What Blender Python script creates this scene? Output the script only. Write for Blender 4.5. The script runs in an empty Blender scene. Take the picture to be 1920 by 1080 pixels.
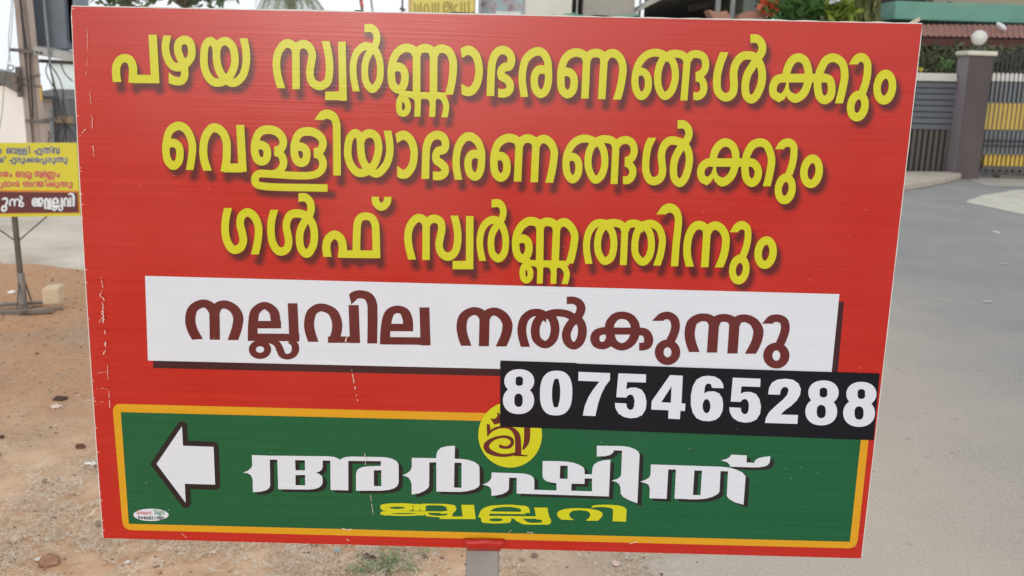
import bpy, bmesh, math, random
import numpy as np
from mathutils import Vector, Matrix, noise
from mathutils.geometry import delaunay_2d_cdt

# ------------------------------------------------------------------ camera, sky, sun, exposure
scene = bpy.context.scene
COL = scene.collection
R = math.radians
FOC = 1860.0                      # focal length in pixels of the 1920 px wide photograph
PITCH, ROLL = R(12.15), R(1.82)
EYE = Vector((0.0, 0.0, 1.45))
FWD = Vector((0, math.cos(PITCH), -math.sin(PITCH)))
_u0 = Vector((0, math.sin(PITCH), math.cos(PITCH))); _r0 = Vector((1, 0, 0))
RIGHT = _r0*math.cos(ROLL) + _u0*math.sin(ROLL)
UP = _u0*math.cos(ROLL) - _r0*math.sin(ROLL)
SIGN_Y = 1.42                     # the sign stands 1.42 m in front of the camera

cam_d = bpy.data.cameras.new('camera'); cam = bpy.data.objects.new('camera', cam_d); COL.objects.link(cam)
cam_d.sensor_width = 36; cam_d.lens = FOC/1920*36; cam_d.clip_start = 0.05; cam_d.clip_end = 3000
m = Matrix((RIGHT, UP, -FWD)).transposed().to_4x4(); m.translation = EYE; cam.matrix_world = m
cam_d.dof.use_dof = True; cam_d.dof.focus_distance = 1.45; cam_d.dof.aperture_fstop = 10.0
scene.camera = cam

SUN_EL, SUN_AZ = R(9.5), R(189)    # behind the camera's left shoulder, veiled by cloud
w = bpy.data.worlds.new('World'); scene.world = w; w.use_nodes = True
nt = w.node_tree; bg = nt.nodes['Background']
sky = nt.nodes.new('ShaderNodeTexSky'); sky.sky_type = 'NISHITA'; sky.sun_disc = False
sky.sun_elevation = SUN_EL; sky.sun_rotation = SUN_AZ; sky.dust_density = 5.0; sky.air_density = 1.0; sky.ozone_density = 1.0
hs = nt.nodes.new('ShaderNodeHueSaturation'); hs.inputs['Saturation'].default_value = 0.3; hs.inputs['Value'].default_value = 1.0
mixw = nt.nodes.new('ShaderNodeMix'); mixw.data_type = 'RGBA'; mixw.inputs[0].default_value = 0.45
mixw.inputs[7].default_value = (24.5, 25.6, 27.0, 1)      # even bright cloud layer
nt.links.new(sky.outputs[0], hs.inputs['Color']); nt.links.new(hs.outputs[0], mixw.inputs[6])
nt.links.new(mixw.outputs[2], bg.inputs['Color']); bg.inputs['Strength'].default_value = 0.10

sd = bpy.data.lights.new('sun', 'SUN'); sd.energy = 0.5; sd.angle = R(11); sd.color = (1.0, 0.98, 0.95)
so = bpy.data.objects.new('sun', sd); COL.objects.link(so)
_sv = Vector((math.sin(SUN_AZ)*math.cos(SUN_EL), math.cos(SUN_AZ)*math.cos(SUN_EL), math.sin(SUN_EL)))
so.rotation_euler = _sv.to_track_quat('Z', 'Y').to_euler()
so.location = (0, -5, 12)

scene.render.engine = 'CYCLES'
scene.view_settings.view_transform = 'Standard'; scene.view_settings.look = 'None'
scene.view_settings.exposure = -0.23; scene.view_settings.gamma = 1.0
scene.cycles.max_bounces = 6; scene.cycles.use_denoising = True
rng = random.Random(11)
nrng = np.random.default_rng(5)

# ------------------------------------------------------------------ helpers
def ray(px, py):
    return FWD + RIGHT*((px-960)/FOC) + UP*((540-py)/FOC)
def at(px, py, Y):
    """the point of the vertical plane y=Y that the photo shows at this pixel"""
    d = ray(px, py); return EYE + d*(Y/d.y)
def gp(px, py, z=0.0):
    d = ray(px, py); return EYE + d*((z-EYE.z)/d.z)

def lin(c):
    out = []
    for v in c[:3]:
        v /= 255.0
        out.append(0.86*(v/12.92 if v <= 0.04045 else ((v+0.055)/1.055)**2.4))
    return (*out, 1.0)

def tag(o, label=None, cat=None, group=None, kind=None):
    if label: o['label'] = label
    if cat: o['category'] = cat
    if group: o['group'] = group
    if kind: o['kind'] = kind
    return o

def thing(name, loc, label, cat, group=None, kind=None):
    o = bpy.data.objects.new(name, None); COL.objects.link(o); o.location = loc
    o.empty_display_size = 0.1
    return tag(o, label, cat, group, kind)

def world_loc(o):
    v = Vector(o.location)
    while o.parent: o = o.parent; v += Vector(o.location)
    return v

def mesh_obj(name, verts, faces, mat, parent=None, smooth=False, attrs=None, loc=None):
    """verts in world coordinates; the object gets its own origin"""
    base = world_loc(parent) if parent else Vector((0, 0, 0))
    if loc is None:
        loc = base if parent else Vector((0, 0, 0))
    me = bpy.data.meshes.new(name)
    V = np.asarray([tuple(v) for v in verts], float) if not isinstance(verts, np.ndarray) else verts
    V = V - np.array(loc)
    me.from_pydata(V.tolist(), [], faces if isinstance(faces, list) else faces.tolist())
    if attrs:
        for k, a in attrs.items():
            at_ = me.attributes.new(k, 'FLOAT', 'POINT'); at_.data.foreach_set('value', np.asarray(a, np.float32))
    if smooth: me.polygons.foreach_set('use_smooth', [True]*len(me.polygons))
    me.update()
    o = bpy.data.objects.new(name, me); COL.objects.link(o)
    if mat: me.materials.append(mat)
    o.parent = parent; o.location = Vector(loc)-base
    return o

class MB:
    """collects primitives into one mesh"""
    def __init__(s): s.v = []; s.f = []
    def add(s, vs, fs):
        b = len(s.v); s.v += [Vector(x) for x in vs]; s.f += [[b+i for i in f] for f in fs]; return s
    def box(s, lo, hi):
        x0, y0, z0 = lo; x1, y1, z1 = hi
        vs = [(x0,y0,z0),(x1,y0,z0),(x1,y1,z0),(x0,y1,z0),(x0,y0,z1),(x1,y0,z1),(x1,y1,z1),(x0,y1,z1)]
        return s.add(vs, [(0,3,2,1),(4,5,6,7),(0,1,5,4),(1,2,6,5),(2,3,7,6),(3,0,4,7)])
    def prism(s, pts, d):
        """extrude a polygon by the vector d"""
        n = len(pts); d = Vector(d); p = [Vector(q) for q in pts]
        return s.add(p+[q+d for q in p], [list(range(n))[::-1], list(range(n, 2*n))]+[(i, (i+1) % n, n+(i+1) % n, n+i) for i in range(n)])
    def bar(s, a, b, w, h=None):
        h = h or w; a = Vector(a); b = Vector(b); t = (b-a).normalized()
        ref = Vector((0, 0, 1)) if abs(t.z) < 0.9 else Vector((0, 1, 0))
        n = t.cross(ref).normalized(); u = n.cross(t)
        q = [n*(w/2)+u*(h/2), -n*(w/2)+u*(h/2), -n*(w/2)-u*(h/2), n*(w/2)-u*(h/2)]
        return s.add([a+k for k in q]+[b+k for k in q], [(0,1,2,3),(7,6,5,4),(0,4,5,1),(1,5,6,2),(2,6,7,3),(3,7,4,0)])
    def tube(s, pts, r, n=8, taper=None):
        pts = [Vector(p) for p in pts]; rings = []
        for i, p in enumerate(pts):
            t = (pts[min(i+1, len(pts)-1)]-pts[max(i-1, 0)]).normalized()
            ref = Vector((0, 0, 1)) if abs(t.z) < 0.9 else Vector((0, 1, 0))
            a = t.cross(ref).normalized(); b = a.cross(t)
            rr = r if taper is None else r+(taper-r)*i/(len(pts)-1)
            rings.append([p+(a*math.cos(2*math.pi*k/n)+b*math.sin(2*math.pi*k/n))*rr for k in range(n)])
        vs = [v for g in rings for v in g]
        fs = [(i*n+k, i*n+(k+1) % n, (i+1)*n+(k+1) % n, (i+1)*n+k) for i in range(len(pts)-1) for k in range(n)]
        fs += [list(range(n))[::-1], [(len(pts)-1)*n+k for k in range(n)]]
        return s.add(vs, fs)
    def sphere(s, c, r, nu=18, nv=12):
        c = Vector(c); r = Vector(r) if not isinstance(r, (int, float)) else Vector((r, r, r))
        vs = []; fs = []
        for j in range(nv+1):
            th = math.pi*j/nv
            for i in range(nu):
                ph = 2*math.pi*i/nu
                vs.append(c+Vector((r.x*math.sin(th)*math.cos(ph), r.y*math.sin(th)*math.sin(ph), r.z*math.cos(th))))
        for j in range(nv):
            for i in range(nu): fs.append((j*nu+i, (j+1)*nu+i, (j+1)*nu+(i+1) % nu, j*nu+(i+1) % nu))
        return s.add(vs, fs)
    def build(s, name, mat, parent=None, smooth=False, bevel=0.0, loc=None):
        o = mesh_obj(name, s.v, s.f, mat, parent, smooth, loc=loc)
        if bevel:
            b = o.modifiers.new('bevel', 'BEVEL'); b.width = bevel; b.segments = 2; b.limit_method = 'ANGLE'
        return o

# ------------------------------------------------------------------ materials
def newmat(name):
    m = bpy.data.materials.new(name); m.use_nodes = True
    return m, m.node_tree, m.node_tree.nodes['Principled BSDF']
def N(nt, typ, **kw):
    n = nt.nodes.new(typ)
    for k, v in kw.items(): setattr(n, k, v)
    return n
def coords(nt, scale=(1, 1, 1)):
    tc = N(nt, 'ShaderNodeTexCoord'); mp = N(nt, 'ShaderNodeMapping'); mp.inputs['Scale'].default_value = scale
    nt.links.new(tc.outputs['Object'], mp.inputs['Vector']); return mp.outputs[0]
def ntex(nt, vec, scale, detail=5, rough=0.55):
    n = N(nt, 'ShaderNodeTexNoise'); n.inputs['Scale'].default_value = scale; n.inputs['Detail'].default_value = detail
    n.inputs['Roughness'].default_value = rough; nt.links.new(vec, n.inputs['Vector']); return n.outputs['Fac']
def ramp(nt, fac, stops):
    r = N(nt, 'ShaderNodeValToRGB'); el = r.color_ramp.elements
    while len(el) < len(stops): el.new(0.5)
    for e, (p, c) in zip(el, stops): e.position = p; e.color = c
    nt.links.new(fac, r.inputs[0]); return r.outputs[0]
def mixc(nt, fac, a, b, mode='MIX'):
    x = N(nt, 'ShaderNodeMix', data_type='RGBA', blend_type=mode)
    for sock, val in ((x.inputs[0], fac), (x.inputs[6], a), (x.inputs[7], b)):
        if hasattr(val, 'links') or isinstance(val, bpy.types.NodeSocket): nt.links.new(val, sock)
        else: sock.default_value = val
    return x.outputs[2]
def bump(nt, bsdf, fac, strength, dist):
    b = N(nt, 'ShaderNodeBump'); b.inputs['Strength'].default_value = strength; b.inputs['Distance'].default_value = dist
    nt.links.new(fac, b.inputs['Height']); nt.links.new(b.outputs[0], bsdf.inputs['Normal'])

def surf(name, rgb, rough=0.7, var=0.12, scale=3.0, bmp=0.0, bdist=0.01, spec=0.5, metal=0.0, stretch=(1, 1, 1), dirt=None, dirt_amt=0.5, dirt_scale=1.5):
    """painted / plain surface with uneven tone and optional blotches of a second colour"""
    m, nt, b = newmat(name)
    vec = coords(nt, stretch)
    f = ntex(nt, vec, scale)
    c = lin(rgb); lo = tuple(x*(1-var) for x in c[:3])+(1,); hi = tuple(min(1, x*(1+var)) for x in c[:3])+(1,)
    col = ramp(nt, f, [(0.3, lo), (0.7, hi)])
    if dirt:
        g = ntex(nt, vec, dirt_scale, 7, 0.65)
        gf = ramp(nt, g, [(0.45, (0, 0, 0, 1)), (0.75, (dirt_amt,)*3+(1,))])
        col = mixc(nt, gf, col, lin(dirt))
    nt.links.new(col, b.inputs['Base Color'])
    b.inputs['Roughness'].default_value = rough; b.inputs['Specular IOR Level'].default_value = spec; b.inputs['Metallic'].default_value = metal
    if bmp: bump(nt, b, ntex(nt, vec, scale*6, 6, 0.6), bmp, bdist)
    return m

def leafmat(name, a, b_, rough=0.55, thin=0.4):
    m, nt, b = newmat(name)
    at_ = N(nt, 'ShaderNodeAttribute', attribute_name='tint')
    col = mixc(nt, at_.outputs['Fac'], lin(a), lin(b_))
    nt.links.new(col, b.inputs['Base Color']); b.inputs['Roughness'].default_value = rough
    b.inputs['Specular IOR Level'].default_value = 0.3
    if thin:                                   # light also comes through the blade
        tr = N(nt, 'ShaderNodeBsdfTranslucent'); nt.links.new(col, tr.inputs['Color']); ms = N(nt, 'ShaderNodeMixShader'); ms.inputs[0].default_value = thin
        out = nt.nodes['Material Output']; nt.links.new(b.outputs[0], ms.inputs[1]); nt.links.new(tr.outputs[0], ms.inputs[2]); nt.links.new(ms.outputs[0], out.inputs['Surface'])
    return m

def leaves(name, centres, size, mat, parent=None, aspect=2.2, up=0.3, loc=None, hang=False):
    """one mesh of pointed leaf faces at the given points"""
    V = []; F = []; T = []
    for c in centres:
        c = Vector(c); L = size*rng.uniform(0.6, 1.3); W = L/aspect
        d = Vector((rng.gauss(0, 1), rng.gauss(0, 1), rng.gauss(up, 0.8)))
        if hang: d = Vector((rng.gauss(0, .25), rng.gauss(0, .25), -1))
        d.normalize()
        s = d.cross(Vector((rng.gauss(0, 1), rng.gauss(0, 1), rng.gauss(0, 1)))).normalized(); n = d.cross(s)
        b = len(V)
        V += [c, c+d*L*.45+s*W*.5+n*L*.06, c+d*L, c+d*L*.45-s*W*.5+n*L*.06]
        F.append([b, b+1, b+2, b+3]); t = min(1, max(0, rng.gauss(.5, .28))); T += [t]*4
    return mesh_obj(name, V, F, mat, parent, attrs={'tint': T}, loc=loc)
# ------------------------------------------------------------------ lettering: traced pen strokes turned into flat outlines
def catmull(P, n=6):
    P = [np.array(p, float) for p in P]
    if len(P) == 2: return np.array([P[0]*(1-t)+P[1]*t for t in np.linspace(0, 1, 3)])
    Q = [2*P[0]-P[1]]+P+[2*P[-1]-P[-2]]; out = []
    for i in range(1, len(Q)-2):
        p0, p1, p2, p3 = Q[i-1:i+3]
        # centripetal parametrisation keeps tight hooks from overshooting
        t0 = 0; t1 = t0+max(1e-6, np.linalg.norm(p1-p0))**.5; t2 = t1+max(1e-6, np.linalg.norm(p2-p1))**.5; t3 = t2+max(1e-6, np.linalg.norm(p3-p2))**.5
        for t in np.linspace(t1, t2, n, endpoint=False):
            a1 = (t1-t)/(t1-t0)*p0+(t-t0)/(t1-t0)*p1; a2 = (t2-t)/(t2-t1)*p1+(t-t1)/(t2-t1)*p2; a3 = (t3-t)/(t3-t2)*p2+(t-t2)/(t3-t2)*p3
            b1 = (t2-t)/(t2-t0)*a1+(t-t0)/(t2-t0)*a2; b2 = (t3-t)/(t3-t1)*a2+(t-t1)/(t3-t1)*a3
            out.append((t2-t)/(t2-t1)*b1+(t-t1)/(t2-t1)*b2)
    out.append(P[-1]); return np.array(out)

class Shape:
    """a set of filled pieces in photo pixels: strips (as triangles), polygons and holes"""
    def __init__(s): s.tris = []; s.polys = []; s.holes = []; s.lines = []; s.paths = []
    def strip(s, C, hw, closed=False):
        """C centreline (n,2), hw (wx,wy) pen half extents or array of half widths"""
        n = len(C)
        if closed: T = np.roll(C, -1, 0)-np.roll(C, 1, 0)
        else: T = np.gradient(C, axis=0)
        T /= np.maximum(1e-9, np.linalg.norm(T, axis=1))[:, None]
        Nn = np.stack([-T[:, 1], T[:, 0]], 1)
        if isinstance(hw, tuple): H = np.sqrt((hw[0]*Nn[:, 0])**2+(hw[1]*Nn[:, 1])**2)
        else: H = np.asarray(hw, float)
        O = Nn*H[:, None]
        if not closed:
            for e in (0, n-1):               # terminals are cut level or upright
                t = T[e]
                if abs(t[1]) >= abs(t[0]): O[e] = (-np.sign(t[1])*H[e]/max(.6, abs(t[1])), 0)
                else: O[e] = (0, np.sign(t[0])*H[e]/max(.6, abs(t[0])))
        Lh = C+O; Rh = C-O
        rng_ = range(n) if closed else range(n-1)
        for i in rng_:
            j = (i+1) % n
            s.tris.append((Lh[i], Lh[j], Rh[j])); s.tris.append((Lh[i], Rh[j], Rh[i]))
        s.lines.append((Lh, closed)); s.lines.append((Rh, closed))
        if not closed: s.lines.append((np.array([Lh[0], Rh[0]]), False)); s.lines.append((np.array([Lh[-1], Rh[-1]]), False))
        s.paths.append((np.vstack([C, C[:1]]), np.append(H, H[0])) if closed else (C, H))
    def poly(s, P): P = np.array(P, float); s.polys.append(P); s.lines.append((P, True))
    def hole(s, P): P = np.array(P, float); s.holes.append(P); s.lines.append((P, True))
    def disk(s, c, r, n=20):
        a = np.arange(n)*2*math.pi/n; s.poly(np.stack([c[0]+r*np.cos(a), c[1]+r*np.sin(a)], 1))
    def bbox(s):
        A = np.vstack([l[0] for l in s.lines]); return A.min(0), A.max(0)
    def mapped(s, fn, k=1.0):
        q = Shape()
        q.tris = [tuple(fn(np.array(t))) for t in s.tris]; q.polys = [fn(p) for p in s.polys]; q.holes = [fn(p) for p in s.holes]
        q.lines = [(fn(l), c) for l, c in s.lines]; q.paths = [(fn(p), h*k) for p, h in s.paths]
        return q
    def moved(s, dx, dy): return s.mapped(lambda p: p+np.array([dx, dy]))
    def merge(s, o):
        s.tris += o.tris; s.polys += o.polys; s.holes += o.holes; s.lines += o.lines; s.paths += o.paths; return s
    def triangulate(s):
        pts = []; edges = []
        for l, c in s.lines:
            b = len(pts); pts += [Vector((float(x), float(y))) for x, y in l]; n = len(l)
            edges += [(b+i, b+i+1) for i in range(n-1)]
            if c: edges.append((b+n-1, b))
        v, e, f, *_ = delaunay_2d_cdt(pts, edges, [], 0, 1e-3)
        v = np.array([(q.x, q.y) for q in v])
        f = np.array([t for t in f if len(t) == 3])
        cen = v[f].mean(1); ins = np.zeros(len(f), bool)
        if s.tris:
            T = np.array(s.tris); a, b, c = T[:, 0], T[:, 1], T[:, 2]
            cr = lambda p, q, x: (q[:, 0]-p[:, 0])[None]*(x[:, 1][:, None]-p[:, 1][None])-(q[:, 1]-p[:, 1])[None]*(x[:, 0][:, None]-p[:, 0][None])
            for k in range(0, len(cen), 400):
                x = cen[k:k+400]; d1, d2, d3 = cr(a, b, x), cr(b, c, x), cr(c, a, x)
                ins[k:k+400] = (((d1 >= 0)&(d2 >= 0)&(d3 >= 0))|((d1 <= 0)&(d2 <= 0)&(d3 <= 0))).any(1)
        def inpoly(P, X):
            r = np.zeros(len(X), bool); x, y = X[:, 0], X[:, 1]
            for i in range(len(P)):
                x1, y1 = P[i]; x2, y2 = P[i-1]
                if y1 == y2: continue
                r ^= ((y1 > y) != (y2 > y)) & (x < (x2-x1)*(y-y1)/(y2-y1)+x1)
            return r
        for P in s.polys: ins |= inpoly(P, cen)
        for P in s.holes: ins &= ~inpoly(P, cen)
        f = f[ins]
        ar = (v[f[:, 1], 0]-v[f[:, 0], 0])*(v[f[:, 2], 1]-v[f[:, 0], 1])-(v[f[:, 1], 1]-v[f[:, 0], 1])*(v[f[:, 2], 0]-v[f[:, 0], 0])
        f = np.where((ar > 0)[:, None], f[:, ::-1], f); f = f[np.abs(ar) > 1e-6]
        used = np.unique(f); re = -np.ones(len(v), int); re[used] = np.arange(len(used))
        return v[used], re[f]

def nums(t): return [tuple(float(k) for k in p.split(',')) for p in t.split()]
def glyph(org, sc, pen, spec):
    """spec: one piece per line, coordinates in an enlarged crop of the photo with origin org and scale sc.
       s smooth stroke, p straight stroke, e ring, o outline, h hole, k round hole, v stroke with its own half widths"""
    g = Shape()
    for ln in spec.strip().split('\n'):
        k, t = ln.strip()[0], ln.strip()[1:].strip()
        if '|' in t: t, ex = t.split('|'); ex = [float(x) for x in ex.split(',')]
        else: ex = None
        P = nums(t); hw = tuple(ex) if ex and k != 'v' else pen
        if k == 's': g.strip(catmull(P), hw)
        elif k == 'p':
            for a, b in zip(P[:-1], P[1:]): g.strip(np.linspace(a, b, 3), hw)
        elif k == 'v':
            Wd = []; Q = [p[:2] for p in P]
            C = catmull(Q); wv = [p[2] for p in P]; H = np.interp(np.linspace(0, len(P)-1, len(C)), range(len(P)), wv)
            g.strip(C, H)
        elif k == 'e':
            (cx, cy), (rx, ry), (sl, ex_) = P[0], P[1], P[2]
            a = np.arange(40)*2*math.pi/40
            cs, sn = np.cos(a), np.sin(a); cs = np.sign(cs)*np.abs(cs)**(2/ex_); sn = np.sign(sn)*np.abs(sn)**(2/ex_)
            y = cy+ry*sn; g.strip(np.stack([cx+rx*cs+sl*(y-cy), y], 1), hw, True)
        elif k == 'o': g.poly(P)
        elif k == 'h': g.hole(P)
        elif k == 'k':
            (cx, cy), (rx, ry) = P; a = np.arange(24)*2*math.pi/24
            g.hole(np.stack([cx+rx*np.cos(a), cy+ry*np.sin(a)], 1))
    o = np.array(org, float)
    return g.mapped(lambda p: o+np.asarray(p)/sc, 1/sc)

def fit(g, x0, y0, x1, y1):
    lo, hi = g.bbox(); s = np.array([(x1-x0)/(hi[0]-lo[0]), (y1-y0)/(hi[1]-lo[1])])
    return g.mapped(lambda p: np.array([x0, y0])+(p-lo)*s, float(s.mean()))

def flat(name, shapes, Y, mat, parent, plane=at):
    """lay the outlines on the vertical plane y=Y"""
    V = []; F = []
    for g in shapes:
        v, f = g.triangulate(); b = len(V)
        V += [plane(x, y, Y) for x, y in v]; F += (f+b).tolist()
    return mesh_obj(name, V, F, mat, parent)
# ------------------------------------------------------------------ the writing on the red sign, traced stroke by stroke
G = {}
A, B6 = (200, 40), (500, 40)
G['pa'] = glyph(A, 6, (47, 47), '''s 118,683 107,600 112,500 150,435 205,413 260,435 292,500 297,580 292,690
p 290,648 547,650
p 517,150 548,697''')
G['zha'] = glyph(A, 6, (43, 48), '''s 682,160 661,290 690,425 745,500 815,515 900,470 950,400 957,310 930,230 870,208 815,240 800,310 820,390 862,480 877,560 872,630 840,668 785,672 735,658 698,632''')
G['ya'] = glyph(A, 6, (43, 47), '''s 1540,190 1568,330 1568,480 1525,620 1430,692 1340,655 1270,560 1238,430 1234,330 1215,260 1165,220 1115,265 1095,380 1098,500 1130,600 1190,672 1255,690 1330,665 1395,600 1438,490 1440,380 1410,275 1340,222 1268,250 1236,330''')
G['sva'] = glyph(B6, 6, (43, 48), '''s 165,752 122,600 111,450 140,330 215,250 285,265 326,320
p 328,280 331,762
s 330,340 350,285 412,255 475,285 512,370 500,470 486,580 515,685 598,727 680,685 707,560 700,400 663,222
p 846,228 860,892
p 658,838 862,838''')
G['rchil'] = glyph(B6, 6, (38, 46), '''s 1007,787 975,600 978,460 1015,350 1090,285 1150,283 1215,320 1262,410 1280,540 1262,680 1190,762 1122,690 1104,550 1120,430 1160,350 1215,280 1240,200 1228,125 1180,78 1100,78''')
C6 = (720, 60)
G['nna1'] = glyph(C6, 6, (43, 48), '''s 118,400 172,392 222,435 236,520 215,610 165,645 105,605 84,510 88,390 120,275 185,200 260,178 325,200 367,270
p 367,240 367,720
s 366,275 395,205 465,182 530,205 560,270
p 560,240 556,710
s 558,280 595,205 660,187 730,220 775,320 778,420 762,570 730,705
s 150,630 200,680 262,700|30,36
s 375,952 375,760 345,722 280,700 215,712 178,765 168,850 185,905 222,918 258,890 270,835 255,780 222,745|34,36
s 375,770 405,725 455,712 510,727 542,770 542,955|34,38
s 542,780 570,728 615,712 665,740 698,820 696,880 680,960|34,38
p 240,706 700,712|30,30''')
G['aa1'] = glyph(C6, 6, (43, 52), '''s 880,235 920,212 965,207 1030,260 1066,370 1068,470 1040,590 985,660 930,668 872,640''')
G['bha1'] = glyph(C6, 6, (43, 48), '''s 1197,720 1205,480 1220,330 1265,235 1335,202 1405,235 1434,310 1410,385 1350,398 1318,440 1325,500 1375,528 1415,580 1412,650 1360,688 1283,685''')
G['ra1'] = glyph(C6, 6, (41, 48), '''s 1580,730 1556,560 1560,430 1600,300 1700,222 1775,228 1835,310 1850,450 1845,580 1810,670 1760,695 1710,650 1690,560 1702,470 1745,424 1815,425''')
D6 = (1020, 60)
G['na1'] = glyph(D6, 6, (42, 48), '''s 228,448 275,450 322,485 340,560 320,660 262,700 205,650 190,540 200,400 245,290 320,238 380,232 445,258 481,320
p 482,270 460,748
s 480,320 515,258 585,236 655,262 677,320
p 677,285 648,755
s 676,325 715,258 790,240 860,300 888,400 878,520 850,660 820,760''')
G['nga1'] = glyph(D6, 6, (40, 44), '''s 1060,450 1110,446 1155,485 1175,570 1155,670 1095,724 1045,670 1022,560 1040,430 1090,320 1170,250 1260,232 1335,250 1395,290
s 1350,280 1300,380 1278,510 1295,640 1355,722 1420,680 1465,580 1478,470 1462,370 1425,290
s 1380,280 1430,248 1500,245 1570,268 1612,330
p 1612,300 1573,770
s 1612,330 1655,260 1735,250 1797,285 1819,360 1805,430 1770,470 1705,500
s 1705,508 1770,535 1798,610 1785,680 1735,722 1680,718''')
E5 = (1300, 60)
G['lchil1'] = glyph(E5, 4.8, (35, 38), '''s 278,182 235,300 212,420 225,540 290,588 350,555 366,480 362,370 385,280 440,220 495,210 550,225 600,290 620,390 605,490 560,580 520,606 480,575 467,490 485,390 530,310 585,230 620,165 612,100 575,62 513,60''')
G['kka1'] = glyph(E5, 4.8, (35, 39), '''s 832,430 845,340 890,255 945,230 1000,255 1032,330 1036,400 1025,480 985,560 920,598 880,582
v 915,598,38 870,575,32 850,520,15 848,450,10
v 848,450,9 828,530,14 800,580,30 765,593,38
s 775,592 725,560 717,500 745,435 800,414 860,414
p 800,415 1180,415
s 1310,642 1345,500 1362,390 1340,280 1270,232 1200,250 1150,330 1122,420 1120,510 1140,585 1180,612 1230,580 1245,500 1225,430 1180,413 1130,415''')
G['u1'] = glyph(E5, 4.8, (34, 39), '''s 1440,292 1475,240 1525,230 1562,270 1568,350 1552,450 1518,555
e 1480,666 64,100 -0.1,2''')
G['am1'] = glyph(E5, 4.8, (34, 41), '''e 1723,496 69,117 -0.08,2''')
# second line
F6, G6, H6, I6, J6 = (290, 200), (560, 200), (800, 210), (1080, 210), (1280, 220)
G['e2'] = glyph(F6, 6, (42, 48), '''s 158,415 215,408 268,445 285,520 268,620 210,665 150,610 127,500 135,380 175,265 265,215 345,248 402,340 426,450 415,580 394,712''')
G['va2'] = glyph(F6, 6, (45, 50), '''s 595,720 555,590 548,460 575,330 640,245 690,238 760,285 805,380 812,500 805,620 786,728
p 778,688 990,690
p 962,205 991,732''')
G['lla2'] = glyph(F6, 6, (43, 48), '''s 1145,438 1205,432 1255,468 1268,535 1250,595 1205,615 1155,590 1126,500 1135,385 1185,285 1275,258 1380,285 1440,360 1447,410 1422,470 1345,500
s 1345,508 1418,540 1450,620 1425,700 1350,752 1180,752 1140,780 1128,820 1142,865 1185,888 1945,916|43,42
s 1590,456 1650,450 1702,490 1710,560 1690,615 1645,630 1600,605 1571,515 1580,400 1630,302 1720,278 1820,302 1885,370 1892,430 1865,490 1790,518
s 1790,526 1863,560 1895,640 1870,720 1785,768 1180,752|43,42''')
G['i2'] = glyph(G6, 6, (43, 52), '''s 232,150 270,98 325,84 390,115 425,195 428,290 432,774''')
G['ya2'] = glyph(G6, 6, (42, 47), '''s 1000,270 1022,400 1024,520 985,650 880,752 790,705 722,610 700,490 692,370 675,320 632,298 580,345 555,450 556,560 590,660 655,735 715,745 790,715 855,640 895,510 897,420 865,330 795,300 725,335 698,400''')
G['aa2'] = glyph(G6, 6, (42, 52), '''s 1108,352 1145,330 1190,322 1255,370 1295,470 1298,560 1275,670 1215,750 1160,758 1108,725''')
G['bha2'] = glyph(G6, 6, (43, 48), '''s 1425,812 1430,600 1440,450 1480,355 1560,318 1625,345 1652,410 1635,480 1570,500 1545,545 1550,600 1600,638 1645,690 1640,745 1590,778 1510,775''')
G['ra2'] = glyph(H6, 6, (41, 48), '''s 358,762 332,600 335,500 365,370 435,285 500,278 570,330 612,430 618,520 605,650 575,710 540,726 490,690 465,600 475,520 515,475 585,478''')
G['na2'] = glyph(H6, 6, (42, 48), '''s 788,495 850,500 890,540 903,620 885,700 830,738 775,690 757,590 765,460 810,350 890,298 945,293 1010,318 1043,380
p 1043,330 1022,782
s 1043,385 1075,320 1140,298 1205,325 1230,385
p 1230,345 1210,790
s 1230,385 1265,322 1325,303 1395,350 1434,440 1430,530 1408,670 1378,795''')
G['nga2'] = glyph(I6, 6, (40, 44), '''s -75,510 -25,505 20,550 32,640 10,720 -40,760 -90,710 -112,610 -100,480 -45,370 30,312 110,298 180,318 225,350
s 200,345 155,430 135,540 150,660 215,764 280,720 318,620 324,520 308,430 270,350
s 225,345 270,312 340,305 410,325 452,390
p 450,350 428,810
s 450,390 490,335 570,315 632,350 655,430 640,495 610,530 548,555
s 548,562 605,595 640,660 620,735 575,768 528,765''')
G['lchil2'] = glyph(I6, 6, (41, 47), '''s 855,290 808,400 785,560 790,680 830,760 880,778 950,740 974,660 965,560 962,470 990,380 1045,328 1105,322 1180,345 1245,400 1275,500 1265,620 1220,750 1165,798 1110,750 1096,650 1110,540 1160,430 1230,340 1270,260 1262,190 1215,142 1142,140''')
G['kka2'] = glyph(J6, 6, (42, 47), '''s 340,530 345,450 375,360 430,300 485,282 555,315 592,390 597,460 585,560 545,660 455,730 400,708
v 440,729,47 385,690,36 364,620,18 360,550,14
v 360,550,12 335,640,18 300,695,34 262,718,46
s 275,718 225,690 203,620 225,550 280,510 345,508
p 280,508 760,508
s 945,775 975,650 1000,480 975,370 930,300 865,283 790,310 735,390 705,500 702,600 720,690 775,738 830,700 852,620 835,560 790,512 740,508''')
G['u2'] = glyph(J6, 6, (40, 48), '''s 1088,358 1125,305 1190,283 1245,320 1252,400 1235,520 1192,650
e 1154,804 78,126 -0.08,2''')
G['am2'] = glyph(J6, 6, (42, 48), '''e 1450,607 86,141 -0.08,2''')
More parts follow.
